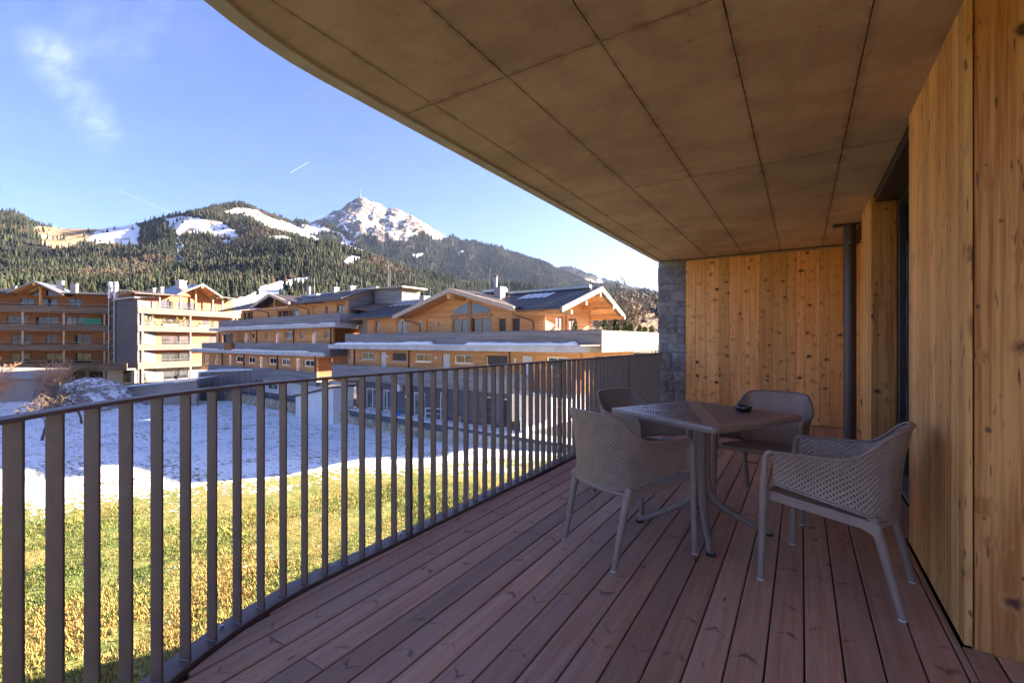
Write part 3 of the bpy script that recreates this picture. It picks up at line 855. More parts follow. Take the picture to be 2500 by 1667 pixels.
def make_chair():
    root = empty('armchair')
    T = catmull(top_curve(), 8); B = catmull(bot_curve(), 8)
    def at(C, t):
        f_ = t * (len(C) - 1); i = min(int(f_), len(C) - 2); return C[i].lerp(C[i + 1], f_ - i)
    # even spacing along the wrap
    L = [0.0]
    for i in range(1, 161): L.append(L[-1] + (at(T, i / 160) - at(T, (i - 1) / 160)).length)
    CELL = 0.0128; nu = int(L[-1] / CELL); nu -= nu % 2
    ts = []
    for i in range(nu + 1):
        d = L[-1] * i / nu; k = max(j for j in range(161) if L[j] <= d + 1e-9); k = min(k, 159)
        ts.append((k + (d - L[k]) / max(L[k + 1] - L[k], 1e-9)) / 160)
    nv = int(0.42 / CELL); G_ = []; H = []
    for t in ts:
        b0, t0 = at(B, t), at(T, t); ln = (t0 - b0).length; H.append(ln); rowp = []
        for j in range(nv + 1):
            q = min(j * CELL / ln, 1.0)
            p = b0.lerp(t0, q); out = Vector((p.x, p.y * 0.9 - 0.0, 0)); out.normalize()
            p = p - out * 0.012 * math.sin(math.pi * q); rowp.append(p)
        G_.append(rowp)
    shell = MB(); perforate(shell, G_, lambda i, j: j * CELL < min(H[i], H[i + 1]) - 1e-4, 0.004)
    shell.build('shell', 'resin', root, fix=False)
    # seat
    seat = MB(); ns = 36; S = []
    for i in range(ns + 1):
        r_ = []
        for j in range(ns + 1):
            v = j / ns; y = -0.215 + 0.455 * v; hw = 0.205 + 0.045 * v; x = -hw + 2 * hw * i / ns
            z = 0.405 + 0.038 * v - 0.016 * math.sin(math.pi * v) * (1 - (x / hw) ** 2) - (0.012 * max(0, (v - 0.9) / 0.1) ** 2)
            r_.append(Vector((x, y, z)))
        S.append(r_)
    perforate(seat, S, lambda i, j: True, 0.004, 0.60)
    seat.build('seat', 'resin', root, fix=False)
    rim = MB(); rim.tube(T, 0.0115, 8, flat=0.62, up=(0, 0, 1)); rim.build('top_rim', 'resin', root, 'auto')
    low = MB(); low.tube(B, 0.009, 6); low.build('lower_rim', 'resin', root, 'auto')
    for sx in (-1, 1):
        pts = catmull([(sx * 0.284, 0.272, 0.006), (sx * 0.281, 0.268, 0.20), (sx * 0.277, 0.262, 0.45), (sx * 0.2755, 0.256, 0.600), (sx * 0.275, 0.246, 0.638), (sx * 0.2755, 0.222, 0.651)], 6)
        leg = MB().tube(pts, [0.0155 + 0.0035 * min(1, p[2] / 0.45) if p[2] < 0.5 else 0.019 - 0.007 * (p[2] - 0.5) / 0.15 for p in pts], 12).build('leg', 'resin', root, 'auto')
        MB().lathe([(0.0, 0.007), (0.0165, 0.007), (0.0165, 0.0015), (0.0, 0.0015)], (sx * 0.284, 0.272, 0), 12).build('glide', 'glide', leg)
        pts = catmull([(sx * 0.221, -0.268, 0.006), (sx * 0.222, -0.236, 0.14), (sx * 0.224, -0.203, 0.28), (sx * 0.227, -0.178, 0.375), (sx * 0.230, -0.165, 0.420)], 6)
        leg = MB().tube(pts, [0.0155 + 0.007 * p[2] / 0.42 for p in pts], 12).build('leg', 'resin', root, 'auto')
        MB().lathe([(0.0, 0.007), (0.0165, 0.007), (0.0165, 0.0015), (0.0, 0.0015)], (sx * 0.221, -0.268, 0), 12).build('glide', 'glide', leg)
        MB().prism_x([(0.265, 0.452), (0.265, 0.408), (0.22, 0.402), (-0.13, 0.366), (-0.185, 0.340), (-0.20, 0.385), (-0.19, 0.402)], sx * 0.228 if sx > 0 else -0.256, sx * 0.256 if sx > 0 else -0.228).build('seat_rail', 'resin', root)
    MB().tube([(-0.27, 0.252, 0.425), (0.27, 0.252, 0.425)], 0.016, 8).build('front_rail', 'resin', root, 'auto')
    MB().tube(catmull([(-0.226, -0.185, 0.388), (-0.12, -0.225, 0.388), (0, -0.235, 0.388), (0.12, -0.225, 0.388), (0.226, -0.185, 0.388)], 5), 0.013, 8).build('rear_rail', 'resin', root, 'auto')
    return root
chair = make_chair()
def place(o, front, fwd, label):
    f_ = Vector((fwd[0], fwd[1])).normalized()
    o.location = (front[0] - f_.x * 0.27, front[1] - f_.y * 0.27, 0.0)
    o.rotation_euler = (0, 0, math.atan2(-f_.x, f_.y))
    tag(o, label, 'armchair', 'perforated armchairs around the table')
place(chair, (-0.1075, 2.891), (-0.974, 0.227), 'taupe perforated armchair in front of the near timber pier, on the right of the table')
place(copy_tree(chair), (-0.759, 2.866), (0.485, 0.875), 'taupe perforated armchair with its back to the viewer, nearest the railing')
place(copy_tree(chair), (-0.815, 3.385), (0.91, -0.41), 'taupe perforated armchair behind the table, by the far stretch of railing')
place(copy_tree(chair), (-0.275, 3.605), (-0.22, -0.975), 'taupe perforated armchair facing the viewer in front of the timber back wall')

# table
table = empty('cafe_table', (-0.543, 3.125, 0), R(16.8), 'square taupe resin table with slotted top on a four-footed column', 'table')
# local frame: p runs along one diagonal, q along the other
AQ = 0.566; AI = 0.497; ZT0, ZT1 = 0.718, 0.750
top = MB()
def quad(p0a, p1a, p0b, p1b, qa, qb, z0=ZT0, z1=ZT1):
    top.prism([(qa, p0a), (qa, p1a), (qb, p1b), (qb, p0b)], z0, z1)
pitch = 0.0165; w_s = 0.0058; q = -AI + 0.03; edges = []
slots = []
while q < AI - 0.03:
    if abs(q) > 0.042 and abs(q + w_s) > 0.042: slots.append((q, q + w_s))
    q += pitch
cuts = sorted({-AQ, 0.0, AQ} | {e for sl in slots for e in sl})
for qa, qb in zip(cuts[:-1], cuts[1:]):
    ea, eb = AQ - abs(qa), AQ - abs(qb); ia, ib = AI - abs(qa), AI - abs(qb)
    if any(abs(qa - s0) < 1e-9 for s0, s1 in slots) and min(ia, ib) > 0.05:
        quad(-ea, -ia, -eb, -ib, qa, qb); quad(-0.028, 0.028, -0.028, 0.028, qa, qb); quad(ia, ea, ib, eb, qa, qb)
    else:
        quad(-ea, ea, -eb, eb, qa, qb)
tt = top.build('table_top', 'resin_table', table); tt['kind'] = 'stuff'
e = AQ + 0.006
rimb = MB()
sq = [(e, 0), (0, e), (-e, 0), (0, -e)]
ring = []
for i in range(4):
    a, b2 = Vector(sq[i]), Vector(sq[(i + 1) % 4])
    for t in (0.03, 0.5, 0.97): p_ = a.lerp(b2, t); ring.append((p_.x, p_.y, 0.7335))
V = []; F = []; n = len(ring)
for x, y, z in ring:
    l = math.hypot(x, y)
    for dr, dz in ((-0.012, 0.0172), (0.0, 0.0165), (0.006, 0.0), (0.0, -0.019), (-0.012, -0.020)): V.append((x * (1 + dr / l), y * (1 + dr / l), z + dz))
for i in range(n):
    for k in range(4): F.append((i * 5 + k, i * 5 + k + 1, ((i + 1) % n) * 5 + k + 1, ((i + 1) % n) * 5 + k))
rimb.add(V, F).build('table_edge', 'resin_table', table)
MB().lathe([(0.0, 0.7175), (0.12, 0.7175), (0.12, 0.700), (0.06, 0.680), (0.0, 0.680)], n=24).build('hub', 'resin_table', table, 'auto')
for k in range(4):
    a = R(90) * k; c_, s_ = math.cos(a), math.sin(a)
    prof = catmull([(0.026, 0.70, 0), (0.026, 0.45, 0), (0.030, 0.31, 0), (0.048, 0.225, 0), (0.10, 0.165, 0), (0.22, 0.092, 0), (0.34, 0.036, 0), (0.395, 0.014, 0)], 5)
    leg = MB().tube([(v[0] * c_, v[0] * s_, v[1]) for v in prof], [0.027 if v[0] < 0.06 else 0.027 - 0.012 * (v[0] - 0.06) / 0.335 for v in prof], 12).build('leg', 'resin_table', table, 'auto')
    MB().lathe([(0.0, 0.012), (0.026, 0.012), (0.026, 0.0015), (0.0, 0.0015)], (0.385 * c_, 0.385 * s_, 0), 12).build('foot', 'rubber', leg)
# ashtray
xa, ya = -0.315, 3.26
ash = MB().lathe([(0.0, 0.0), (0.040, 0.0), (0.052, 0.012), (0.056, 0.030), (0.053, 0.044), (0.047, 0.045), (0.044, 0.036), (0.038, 0.014), (0.0, 0.010)], n=32).build('ashtray', 'black_glass', None, True)
ash.scale = (0.9, 0.9, 0.9); ash.location = (xa, ya, 0.7512); tag(ash, 'small round black ashtray on the table', 'ashtray')
# ================================================================== GROUND
GZ = -6.1
def ring_sheet(name, m, z, r):
    n = 64; return MB().add([(r * math.cos(2 * math.pi * k / n), r * math.sin(2 * math.pi * k / n), z) for k in range(n)], [tuple(range(n))]).build(name, m)
tag(ring_sheet('valley_floor', 'valley_ground', GZ - 0.35, 12000), kind='structure')
# lawn sheet with the snow lying in the shade of the houses
nX, nZ = 250, 170
Xs = np.linspace(-75, 16, nX); Zs = np.linspace(3.0, 56, nZ)
XX, ZZ = np.meshgrid(Xs, Zs, indexing='ij')
edge = np.interp(XX, [-75, -45, -30, -18, -16, -10, -5, 0, 8, 16], [13, 13.5, 14.2, 15.2, 15.6, 16.8, 19.6, 21.8, 25, 28])
cov = np.clip((ZZ - edge) / 5.5 + 0.22, 0, 1.0)
cov = np.clip(cov + (fbm(XX * 0.22, ZZ * 0.4, 4) - 0.5) * 1.3 * (cov < 0.9) * (cov > 0.0), 0, 1) * 0.70
LAWN_Z = lambda Z: np.interp(Z, [3, 19, 23, 27, 33, 60], [-4.68, -4.7, -4.85, -5.35, -6.1, -6.1])
hz = LAWN_Z(ZZ) + (fbm(XX * 0.35 + 40, ZZ * 0.35, 4) - 0.5) * 0.14
wx = XX * CY - ZZ * SY; wy = XX * SY + ZZ * CY
V = np.stack([wx, wy, hz], -1).reshape(-1, 3)
I = np.arange(nX * nZ).reshape(nX, nZ)
F = np.stack([I[:-1, :-1], I[1:, :-1], I[1:, 1:], I[:-1, 1:]], -1).reshape(-1, 4)
lawn = np_mesh('lawn', V, F, 'lawn', smooth=True, colors={'cover': np.repeat(cov.reshape(-1, 1), 3, 1)})
tag(lawn, kind='structure')
# grass blades on the open, sunny part
nb = 240000
bX = rng.uniform(-24, 9, nb * 2); bZ = 6.2 + (rng.random(nb * 2) ** 1.4) * 19
ok = bZ < np.interp(bX, [-30, -18, -16, -10, -5, 0, 9], [15.0, 16.0, 16.5, 18.0, 20.5, 22.5, 25.5])
ok &= rng.random(nb * 2) < np.clip((np.interp(bX, [-30, -18, -16, -10, -5, 0, 9], [15.2, 16.2, 16.7, 18.2, 20.7, 22.7, 25.7]) - bZ) / 4.0, 0, 1)
ok &= rng.random(nb * 2) < np.clip((fbm(bX * 0.9 + 5, bZ * 0.9, 3) - 0.30) * 5.0, 0.12, 1)
bX, bZ = bX[ok][:nb], bZ[ok][:nb]; nb = len(bX)
ang = rng.uniform(0, 6.283, nb); ln = rng.uniform(0.03, 0.07, nb) * (0.6 + 1.1 * fbm(bX * 1.6, bZ * 1.6 + 9, 3)); lean = rng.uniform(0.2, 1.2, nb); wd = rng.uniform(0.006, 0.016, nb)
x0 = bX * CY - bZ * SY; y0 = bX * SY + bZ * CY
dx, dy = np.cos(ang), np.sin(ang)
lz = LAWN_Z(bZ)
A = np.stack([x0 - dy * wd, y0 + dx * wd, lz - 0.03], -1); B = np.stack([x0 + dy * wd, y0 - dx * wd, lz - 0.03], -1)
T = np.stack([x0 + dx * ln * lean, y0 + dy * ln * lean, lz + 0.02 + ln * 0.75], -1)
V = np.stack([A, B, T], 1).reshape(-1, 3); F = np.arange(nb * 3).reshape(-1, 3)
pal = np.array([(0.16, 0.20, 0.055), (0.31, 0.275, 0.09), (0.095, 0.145, 0.04), (0.35, 0.225, 0.08), (0.225, 0.245, 0.07), (0.06, 0.095, 0.026)])
pn = fbm(bX * 0.42, bZ * 0.42, 4); pi = np.clip(((pn - 0.5) * 2.6 + 0.5 + rng.normal(0, 0.14, nb)) * 6, 0, 5).astype(int)
pi = np.where(rng.random(nb) < 0.28, rng.integers(0, 6, nb), np.array([5, 2, 0, 4, 1, 3])[pi])
tint = pal[pi] * rng.uniform(0.75, 1.2, (nb, 1))
gb = np_mesh('grass', V, F, 'grass_blades', colors={'tint': np.repeat(tint, 3, 0)})
tag(gb, 'short yellow-green winter grass on the sunlit lawn below the railing', 'grass', kind='stuff')

# ================================================================== HOUSES
def one(parent, name, m, x0, x1, y0, y1, z0, z1):
    return MB().box(x0, x1, y0, y1, z0, z1).build(name, m, parent)
def wall(parent, x0, x1, z0, z1, y0, y1, m, ops=(), axis='x', name='wall'):
    """a wall with real openings; ops (a, b, z0, z1); axis y: runs along y with x as thickness"""
    xs = sorted({x0, x1} | {min(max(v, x0), x1) for o in ops for v in o[:2]}); zs = sorted({z0, z1} | {min(max(v, z0), z1) for o in ops for v in o[2:4]})
    b_ = MB()
    for za, zb in zip(zs[:-1], zs[1:]):
        run = None
        for xa, xb in list(zip(xs[:-1], xs[1:])) + [(None, None)]:
            hole = xa is None or any(o[0] - 1e-6 <= xa and xb <= o[1] + 1e-6 and o[2] - 1e-6 <= za and zb <= o[3] + 1e-6 for o in ops)
            if hole:
                if run:
                    if axis == 'x': b_.box(run[0], run[1], y0, y1, za, zb)
                    else: b_.box(y0, y1, run[0], run[1], za, zb)
                run = None
            else: run = (run[0], xb) if run else (xa, xb)
    o = b_.build(name, m, parent)
    bm = bmesh.new(); bm.from_mesh(o.data); bmesh.ops.remove_doubles(bm, verts=bm.verts, dist=1e-5); bm.to_mesh(o.data); bm.free()
    return o
def ringframe(b_, a0, a1, z0, z1, y0, y1, w, axis):
    O = [(a0, z0), (a1, z0), (a1, z1), (a0, z1)]; I_ = [(a0 + w, z0 + w), (a1 - w, z0 + w), (a1 - w, z1 - w), (a0 + w, z1 - w)]
    def P(a, y, z): return (a, y, z) if axis == 'x' else (y, a, z)
    V = [P(a, y0, z) for a, z in O] + [P(a, y0, z) for a, z in I_] + [P(a, y1, z) for a, z in O] + [P(a, y1, z) for a, z in I_]; F = []
    for k in range(4):
        l = (k + 1) % 4; F += [(k, l, 4 + l, 4 + k), (8 + l, 8 + k, 12 + k, 12 + l), (4 + k, 4 + l, 12 + l, 12 + k), (k, 8 + k, 8 + l, l)]
    b_.add(V, F)
def win(parent, a0, a1, z0, z1, y, frame='white_paint', gl='window_glass', mull=1, w=0.06, axis='x', name='window'):
    b_ = MB(); ringframe(b_, a0, a1, z0, z1, y, y + 0.07, w, axis)
    for k in range(mull):
        c = a0 + (a1 - a0) * (k + 1) / (mull + 1)
        if axis == 'x': b_.box(c - w / 2, c + w / 2, y + 0.005, y + 0.065, z0 + w * 0.9, z1 - w * 0.9)
        else: b_.box(y + 0.005, y + 0.065, c - w / 2, c + w / 2, z0 + w * 0.9, z1 - w * 0.9)
    o = b_.build(name, frame, parent)
    p_ = MB()
    if axis == 'x': p_.box(a0 + w * 0.8, a1 - w * 0.8, y + 0.03, y + 0.04, z0 + w * 0.8, z1 - w * 0.8)
    else: p_.box(y + 0.03, y + 0.04, a0 + w * 0.8, a1 - w * 0.8, z0 + w * 0.8, z1 - w * 0.8)
    p_.build('pane', gl, o); return o
def louvre(parent, a0, a1, z0, z1, y):
    b_ = MB(); n = max(3, int((z1 - z0) / 0.09))
    for k in range(n):
        zc = z0 + (z1 - z0) * (k + 0.5) / n; b_.prism_x([(y, zc - 0.03), (y + 0.012, zc - 0.03), (y + 0.05, zc + 0.02), (y + 0.038, zc + 0.02)], a0, a1)
    o = b_.build('shutter', 'shutter', parent); o['kind'] = 'stuff'
    one(parent, 'shutter_backing', 'black_frame', a0, a1, y + 0.055, y + 0.07, z0, z1)
def slats(parent, x0, x1, y, z0, z1, m, pitch=0.105, gap=0.012, t=0.035, axis='x', name='parapet'):
    b_ = MB(); z = z0
    while z < z1 - 0.02:
        zt = min(z + pitch - gap, z1)
        if axis == 'x': b_.box(x0, x1, y + random.uniform(0, 0.006), y + t, z, zt)
        else: b_.box(y - t, y - random.uniform(0, 0.006), x0, x1, z, zt)
        z += pitch
    o = b_.build(name, m, parent); o['kind'] = 'stuff'
    if axis == 'x': one(parent, 'parapet_lining', 'black_frame', x0 + 0.03, x1 - 0.03, y + t + 0.004, y + t + 0.03, z0 + 0.01, z1 - 0.04)
    return o
def ledge_snow(parent, x0, x1, y0, y1, z, hmax=0.2, step=0.3, seed=0.0):
    n = int((x1 - x0) / step); xs = np.linspace(x0, x1, n + 1)
    h = hmax * (0.25 + 0.9 * fbm(xs * 0.45 + seed, xs * 0 + seed, 4)); h[0] = h[-1] = 0.01
    cut = vnoise(xs * 0.25 + seed * 3, xs * 0 + 3.3); h = np.where(cut < 0.25, h * 0.25, h)
    V = []; F = []
    for x, hh in zip(xs, h):
        V += [(x, y0 + 0.02 + random.uniform(0, 0.05), z), (x, y0 + 0.07, z + hh * 0.55), (x, y0 + (y1 - y0) * 0.6, z + hh), (x, y1, z + hh * 0.9), (x, y1, z)]
    for i in range(n):
        for k in range(5): F.append((i * 5 + k, i * 5 + (k + 1) % 5, i * 5 + 5 + (k + 1) % 5, i * 5 + 5 + k))
    F += [(0, 1, 2, 3, 4), tuple(n * 5 + k for k in range(5))[::-1]]
    return MB().add(V, F).build('ledge_snow', 'snow', parent, True)
def chimney(parent, x, y, z0, z1, w=0.5, m='grey_plaster'):
    o = one(parent, 'chimney', m, x - w / 2, x + w / 2, y - w / 2, y + w / 2, z0, z1)
    one(o, 'chimney_cap', 'metal_sheet', x - w * 0.62, x + w * 0.62, y - w * 0.62, y + w * 0.62, z1 + 0.003, z1 + 0.08); return o
def rod(parent, name, m, pts, r, n=6): return MB().tube(pts, r, n).build(name, m, parent, 'auto')
def downpipe(parent, x, y, ztop, zb):
    return rod(parent, 'rain_pipe', 'copper_brown', [(x - 1.1, y - 0.95, ztop), (x - 1.1, y - 0.95, ztop - 0.25), (x - 0.1, y - 0.1, ztop - 0.6), (x, y - 0.06, ztop - 0.8), (x, y - 0.06, zb)], 0.05)
ROT = math.atan2(-0.0867, 0.9963)

# ---- house D: nearest
hD = empty('terrace_house', (-9.81, 25.17, 0), ROT, 'nearest larch-clad house, with a cross gable and a sunlit gable end', 'house')
one(hD, 'terrace_slab', 'concrete', -28.3, -0.8, -0.45, 1.55, 0.53, 0.92)
for k in range(6):
    x = -26.5 + 4.4 * k; one(hD, 'slab_joint', 'black_frame', x, x + 0.015, -0.453, -0.446, 0.535, 0.915)
one(hD, 'terrace_floor', 'concrete', -28.0, -0.05, 1.56, 11.0, 0.56, 0.90)
slats(hD, -26.2, -0.0, 0.0, 0.985, 1.88, 'grey_boards')
one(hD, 'parapet_cap', 'black_frame', -26.2, -0.0, -0.01, 0.09, 1.883, 1.915)
slats(hD, 0.002, 11.0, 0.0, 0.56, 1.87, 'pale_boards', 0.13, 0.01, axis='y', name='end_screen')
ledge_snow(hD, -27.6, -1.4, -0.43, -0.02, 0.921, 0.36, seed=1.0)
# first floor
ops1 = [(-25.7, -23.57, -0.5, 0.18), (-22.7, -21.8, -2.05, 0.24), (-21.0, -19.0, -0.5, 0.18), (-18.0, -15.9, -0.5, 0.18), (-14.7, -13.8, -2.05, 0.24), (-13.36, -11.3, -0.5, 0.18), (-10.1, -8.0, -0.55, 0.18), (-6.8, -5.86, -2.05, 0.24), (-4.77, -3.13, -0.5, 0.18)]
wall(hD, -27.4, -2.2, -2.1, 0.529, 1.3, 1.5, 'larch', ops1)
for i, o in enumerate(ops1):
    if i in (1, 4, 7): one(hD, 'door', 'white_paint', o[0] + 0.03, o[1] - 0.02, 1.42, 1.47, o[2], o[3] - 0.03)
    elif i in (2, 6): louvre(hD, o[0] + 0.12, o[1] - 0.03, o[2] + 0.03, o[3] - 0.02, 1.36)
    else: win(hD, o[0] + 0.12, o[1] - 0.02, o[2] + 0.02, o[3] - 0.02, 1.40, gl='lit_glass' if i in (3, 5) else 'window_glass', w=0.075)
    if i not in (1, 4, 7): one(hD, 'sill', 'white_paint', o[0] + 0.1, o[1] + 0.03, 1.26, 1.41, o[2] - 0.05, o[2] - 0.003)
for x in (-18.64, -7.78, -26.6): rod(hD, 'rain_pipe', 'copper_brown', [(x, 1.22, -2.0), (x, 1.22, 0.52)], 0.06)
for x in (-21.45, -15.25, -7.25):
    MB().tube([(x, 1.20, -0.12), (x, 1.298, -0.12)], 0.13, 14).build('wall_lamp', 'white_paint', hD, 'auto')
one(hD, 'first_floor_slab', 'concrete', -28.5, -2.0, 0.07, 1.8, -2.33, -2.103)
slats(hD, -28.5, -5.3, 0.0, -2.3, -0.97, 'grey_boards')
wall(hD, 1.5, 9.5, -2.1, 0.529, -2.2, -2.0, 'larch', [(3.0, 4.2, -1.2, 0.2)], 'y', 'end_wall')
slats(hD, 0.1, 3.0, -2.0, -2.3, -1.2, 'larch_dark', 0.13, 0.03, axis='y', name='end_parapet')
# ground floor
ops0 = [(-24.1, -22.3, -4.9, -3.05), (-21.6, -20.6, -4.9, -3.05), (-17.5, -16.1, -4.9, -3.0), (-14.4, -13.6, -4.9, -2.8), (-10.0, -8.9, -4.9, -2.8), (-8.2, -7.6, -4.9, -2.8)]
wall(hD, -25.6, -7.4, -4.95, -2.334, 0.8, 1.0, 'anthracite', ops0)
for i, o in enumerate(ops0): win(hD, o[0], o[1], o[2], o[3], 0.86, gl='curtain_glass' if i < 4 else 'window_glass', mull=1 if i < 3 else 0, w=0.09)
one(hD, 'end_wall_lower', 'white_plaster', -6.2, -5.9, 0.4, 9.0, -4.95, -2.334)
one(hD, 'timber_partition', 'spruce_panel', -7.3, -6.3, 2.2, 2.3, -4.95, -2.5)
ac = one(hD, 'air_conditioner', 'white_paint', -19.7, -18.9, 0.45, 0.78, -3.0, -2.45)
MB().tube([(-19.3, 0.44, -2.72), (-19.3, 0.449, -2.72)], 0.2, 16).build('fan_grille', 'grey_plaster', ac)
# top floor
ops2 = [(-24.5, -23.7, 0.95, 3.15), (-21.5, -19.75, 0.95, 3.1), (-18.5, -17.9, 1.9, 2.95), (-17.3, -16.3, 0.95, 3.05), (-14.25, -10.1, 0.95, 3.06), (-9.4, -8.7, 0.95, 2.95), (-8.15, -7.43, 0.95, 2.92)]
wall(hD, -25.6, -5.38, 0.921, 3.30, 2.0, 2.2, 'larch', ops2)
MB().prism_y([(-19.2, 3.302), (-6.4, 3.302), (-12.9, 5.0)], 2.0, 2.2).build('gable_wall', 'larch', hD)
win(hD, -24.42, -23.75, 0.95, 3.1, 2.12, 'frame_wood', mull=0); win(hD, -21.3, -19.8, 0.95, 3.05, 2.1, 'frame_wood', 'curtain_glass')
win(hD, -18.4, -17.95, 1.95, 2.9, 2.1, 'white_paint', mull=0); one(hD, 'door', 'beam_wood', -17.25, -16.35, 2.12, 2.17, 0.95, 3.0)
for a, b2, gl in ((-14.2, -12.3, 'window_glass'), (-12.1, -10.15, 'window_glass')): win(hD, a, b2, 0.95, 3.04, 2.1, 'frame_wood', gl, 1, 0.09)
one(hD, 'post', 'frame_wood', -12.32, -12.08, 1.9, 2.1, 0.95, 4.35)
one(hD, 'transom', 'frame_wood', -14.4, -10.0, 1.93, 2.02, 3.07, 3.30)
for poly in ([(-14.05, 3.36), (-12.35, 3.36), (-12.35, 4.28), (-14.05, 3.72)], [(-12.05, 3.36), (-10.15, 3.36), (-10.15, 3.72), (-12.05, 4.28)]):
    cx0 = sum(p_[0] for p_ in poly) / 4; cz0 = sum(p_[1] for p_ in poly) / 4
    fr = MB().prism_y(poly, 1.965, 1.997).build('gable_window', 'frame_wood', hD)
    MB().prism_y([(cx0 + (x - cx0) * 0.93, cz0 + (z - cz0) * 0.90) for x, z in poly], 1.955, 1.963).build('pane', 'window_glass', fr)
louvre(hD, -9.33, -8.72, 0.97, 2.92, 2.06); louvre(hD, -8.08, -7.45, 0.97, 2.9, 2.06)
MB().tube([(-15.9, 1.90, 2.72), (-15.9, 1.998, 2.72)], 0.14, 12).build('wall_lamp', 'chimney_sheet', hD, 'auto')
ops3 = [(3.5, 4.62, 0.95, 3.0), (5.4, 6.55, 0.95, 3.0)]
wall(hD, 2.21, 8.9, 0.921, 3.35, -5.58, -5.38, 'larch', ops3, 'y', 'end_wall')
for o in ops3: win(hD, o[0] + 0.03, o[1] - 0.03, o[2], o[3] - 0.02, -5.50, 'frame_wood', 'window_glass', 1, 0.08, 'y')
MB().prism_x([(2.21, 3.352), (8.9, 3.352), (8.9, 3.60), (5.5, 4.80), (2.21, 3.62)], -5.58, -5.38).build('end_gable_wall', 'larch', hD)
for y in (2.0, 5.0, 8.7): rod(hD, 'post', 'beam_wood', [(-5.30, y, 0.95), (-5.30, y, 3.4)], 0.07)
# roofs
TH = 0.16
def roof_part(parent, poly, m='roofing', t=TH, name='roof'): return MB().slab(poly, t).build(name, m, parent)
zD = lambda v: 3.44 + (v - 0.85) * 0.3556
def on(zf, pts, d=0.0): return [(x, v, zf(v) + d) for x, v in pts]
roof_part(hD, on(zD, [(-27.1, 0.85), (-19.6, 0.85), (-13.4, 5.5), (-27.1, 5.5)])); roof_part(hD, on(zD, [(-6.25, 0.85), (-3.3, 0.85), (-2.9, 5.5), (-12.4, 5.5)]))
roof_part(hD, [(-27.1, 5.5, 5.18), (-2.9, 5.5, 5.10), (-3.3, 10.3, 3.36), (-27.1, 10.3, 3.4)])
roof_part(hD, on(zD, [(-26.9, 0.95), (-19.6, 0.95), (-17.9, 2.0), (-26.9, 2.0)], -0.19), 'soffit_wood', 0.05, 'soffit'); roof_part(hD, on(zD, [(-6.4, 0.95), (-3.45, 0.95), (-3.05, 5.5), (-7.5, 5.5)], -0.19), 'soffit_wood', 0.05, 'soffit')
roof_part(hD, [(-26.9, 5.52, 4.995), (-3.05, 5.52, 4.915), (-3.45, 10.2, 3.19), (-26.9, 10.2, 3.2)], 'soffit_wood', 0.05, 'soffit')
roof_part(hD, [(-19.6, 0.55, 3.42), (-12.9, 0.40, 5.26), (-12.9, 5.7, 5.26), (-19.6, 5.7, 3.42)])
roof_part(hD, [(-12.9, 0.40, 5.26), (-6.9, 0.55, 3.60), (-6.9, 5.7, 3.60), (-12.9, 5.7, 5.26)])
roof_part(hD, [(-19.4, 0.65, 3.235), (-12.9, 0.5, 5.075), (-12.9, 2.0, 5.075), (-19.4, 2.0, 3.235)], 'soffit_wood', 0.05, 'soffit')
roof_part(hD, [(-12.9, 0.5, 5.075), (-7.1, 0.65, 3.415), (-7.1, 2.0, 3.415), (-12.9, 2.0, 5.075)], 'soffit_wood', 0.05, 'soffit')
MB().slab([(-19.75, 0.36, 3.40), (-12.9, 0.34, 5.28), (-12.9, 0.53, 5.28), (-19.75, 0.55, 3.40)], 0.34).build('verge_board', 'verge_wood', hD)
MB().slab([(-12.9, 0.34, 5.28), (-6.75, 0.36, 3.58), (-6.75, 0.55, 3.58), (-12.9, 0.53, 5.28)], 0.34).build('verge_board', 'verge_wood', hD)
MB().slab([(-3.29, 0.7, 3.42), (-2.86, 5.5, 5.14), (-2.66, 5.5, 5.14), (-3.09, 0.7, 3.42)], 0.36).build('verge_board', 'pale_boards', hD)
MB().slab([(-2.86, 5.5, 5.14), (-3.29, 10.4, 3.34), (-3.09, 10.4, 3.34), (-2.66, 5.5, 5.14)], 0.36).build('verge_board', 'pale_boards', hD)
for y, z in ((1.3, 3.36), (3.3, 4.05), (5.4, 4.78), (7.6, 4.02), (9.6, 3.33)): one(hD, 'purlin', 'beam_wood', -6.5, -2.75, y - 0.1, y + 0.1, z - 0.38, z - 0.14)
one(hD, 'purlin', 'beam_wood', -13.05, -12.75, 0.30, 2.0, 4.42, 4.86)
rod(hD, 'gutter', 'copper_brown', [(-27.1, 0.78, 3.34), (-19.6, 0.78, 3.33)], 0.07); rod(hD, 'gutter', 'copper_brown', [(-6.8, 0.78, 3.31), (-3.3, 0.78, 3.30)], 0.07)
downpipe(hD, -18.0, 1.98, 3.3, 0.95); downpipe(hD, -6.2, 1.98, 3.3, 0.95)
one(hD, 'ridge_cap', 'metal_sheet', -26.9, -3.6, 5.35, 5.65, 5.10, 5.30)
chimney(hD, -18.9, 3.2, 3.7, 5.15, 0.6); chimney(hD, -10.4, 3.4, 4.0, 5.35, 0.6)
st = rod(hD, 'stove_pipe', 'chimney_sheet', [(-10.9, 3.5, 4.2), (-10.9, 3.5, 6.25)], 0.13, 12)
MB().lathe([(0.0, 0.32), (0.03, 0.30), (0.2, 0.10), (0.2, 0.06), (0.0, 0.06)], (-10.9, 3.5, 6.2), 12).build('cowl', 'copper_brown', st)
for x, y, z0, z1 in ((-11.9, 4.0, 4.6, 7.2), (-19.2, 4.2, 4.6, 6.1), (-10.1, 4.2, 4.6, 6.2), (-13.0, 0.9, 5.2, 5.75)): rod(hD, 'lightning_rod', 'chimney_sheet', [(x, y, z0), (x, y, z1)], 0.022, 5)
one(hD, 'roof_window', 'white_paint', -13.2, -11.2, 4.6, 5.4, 5.30, 5.52)
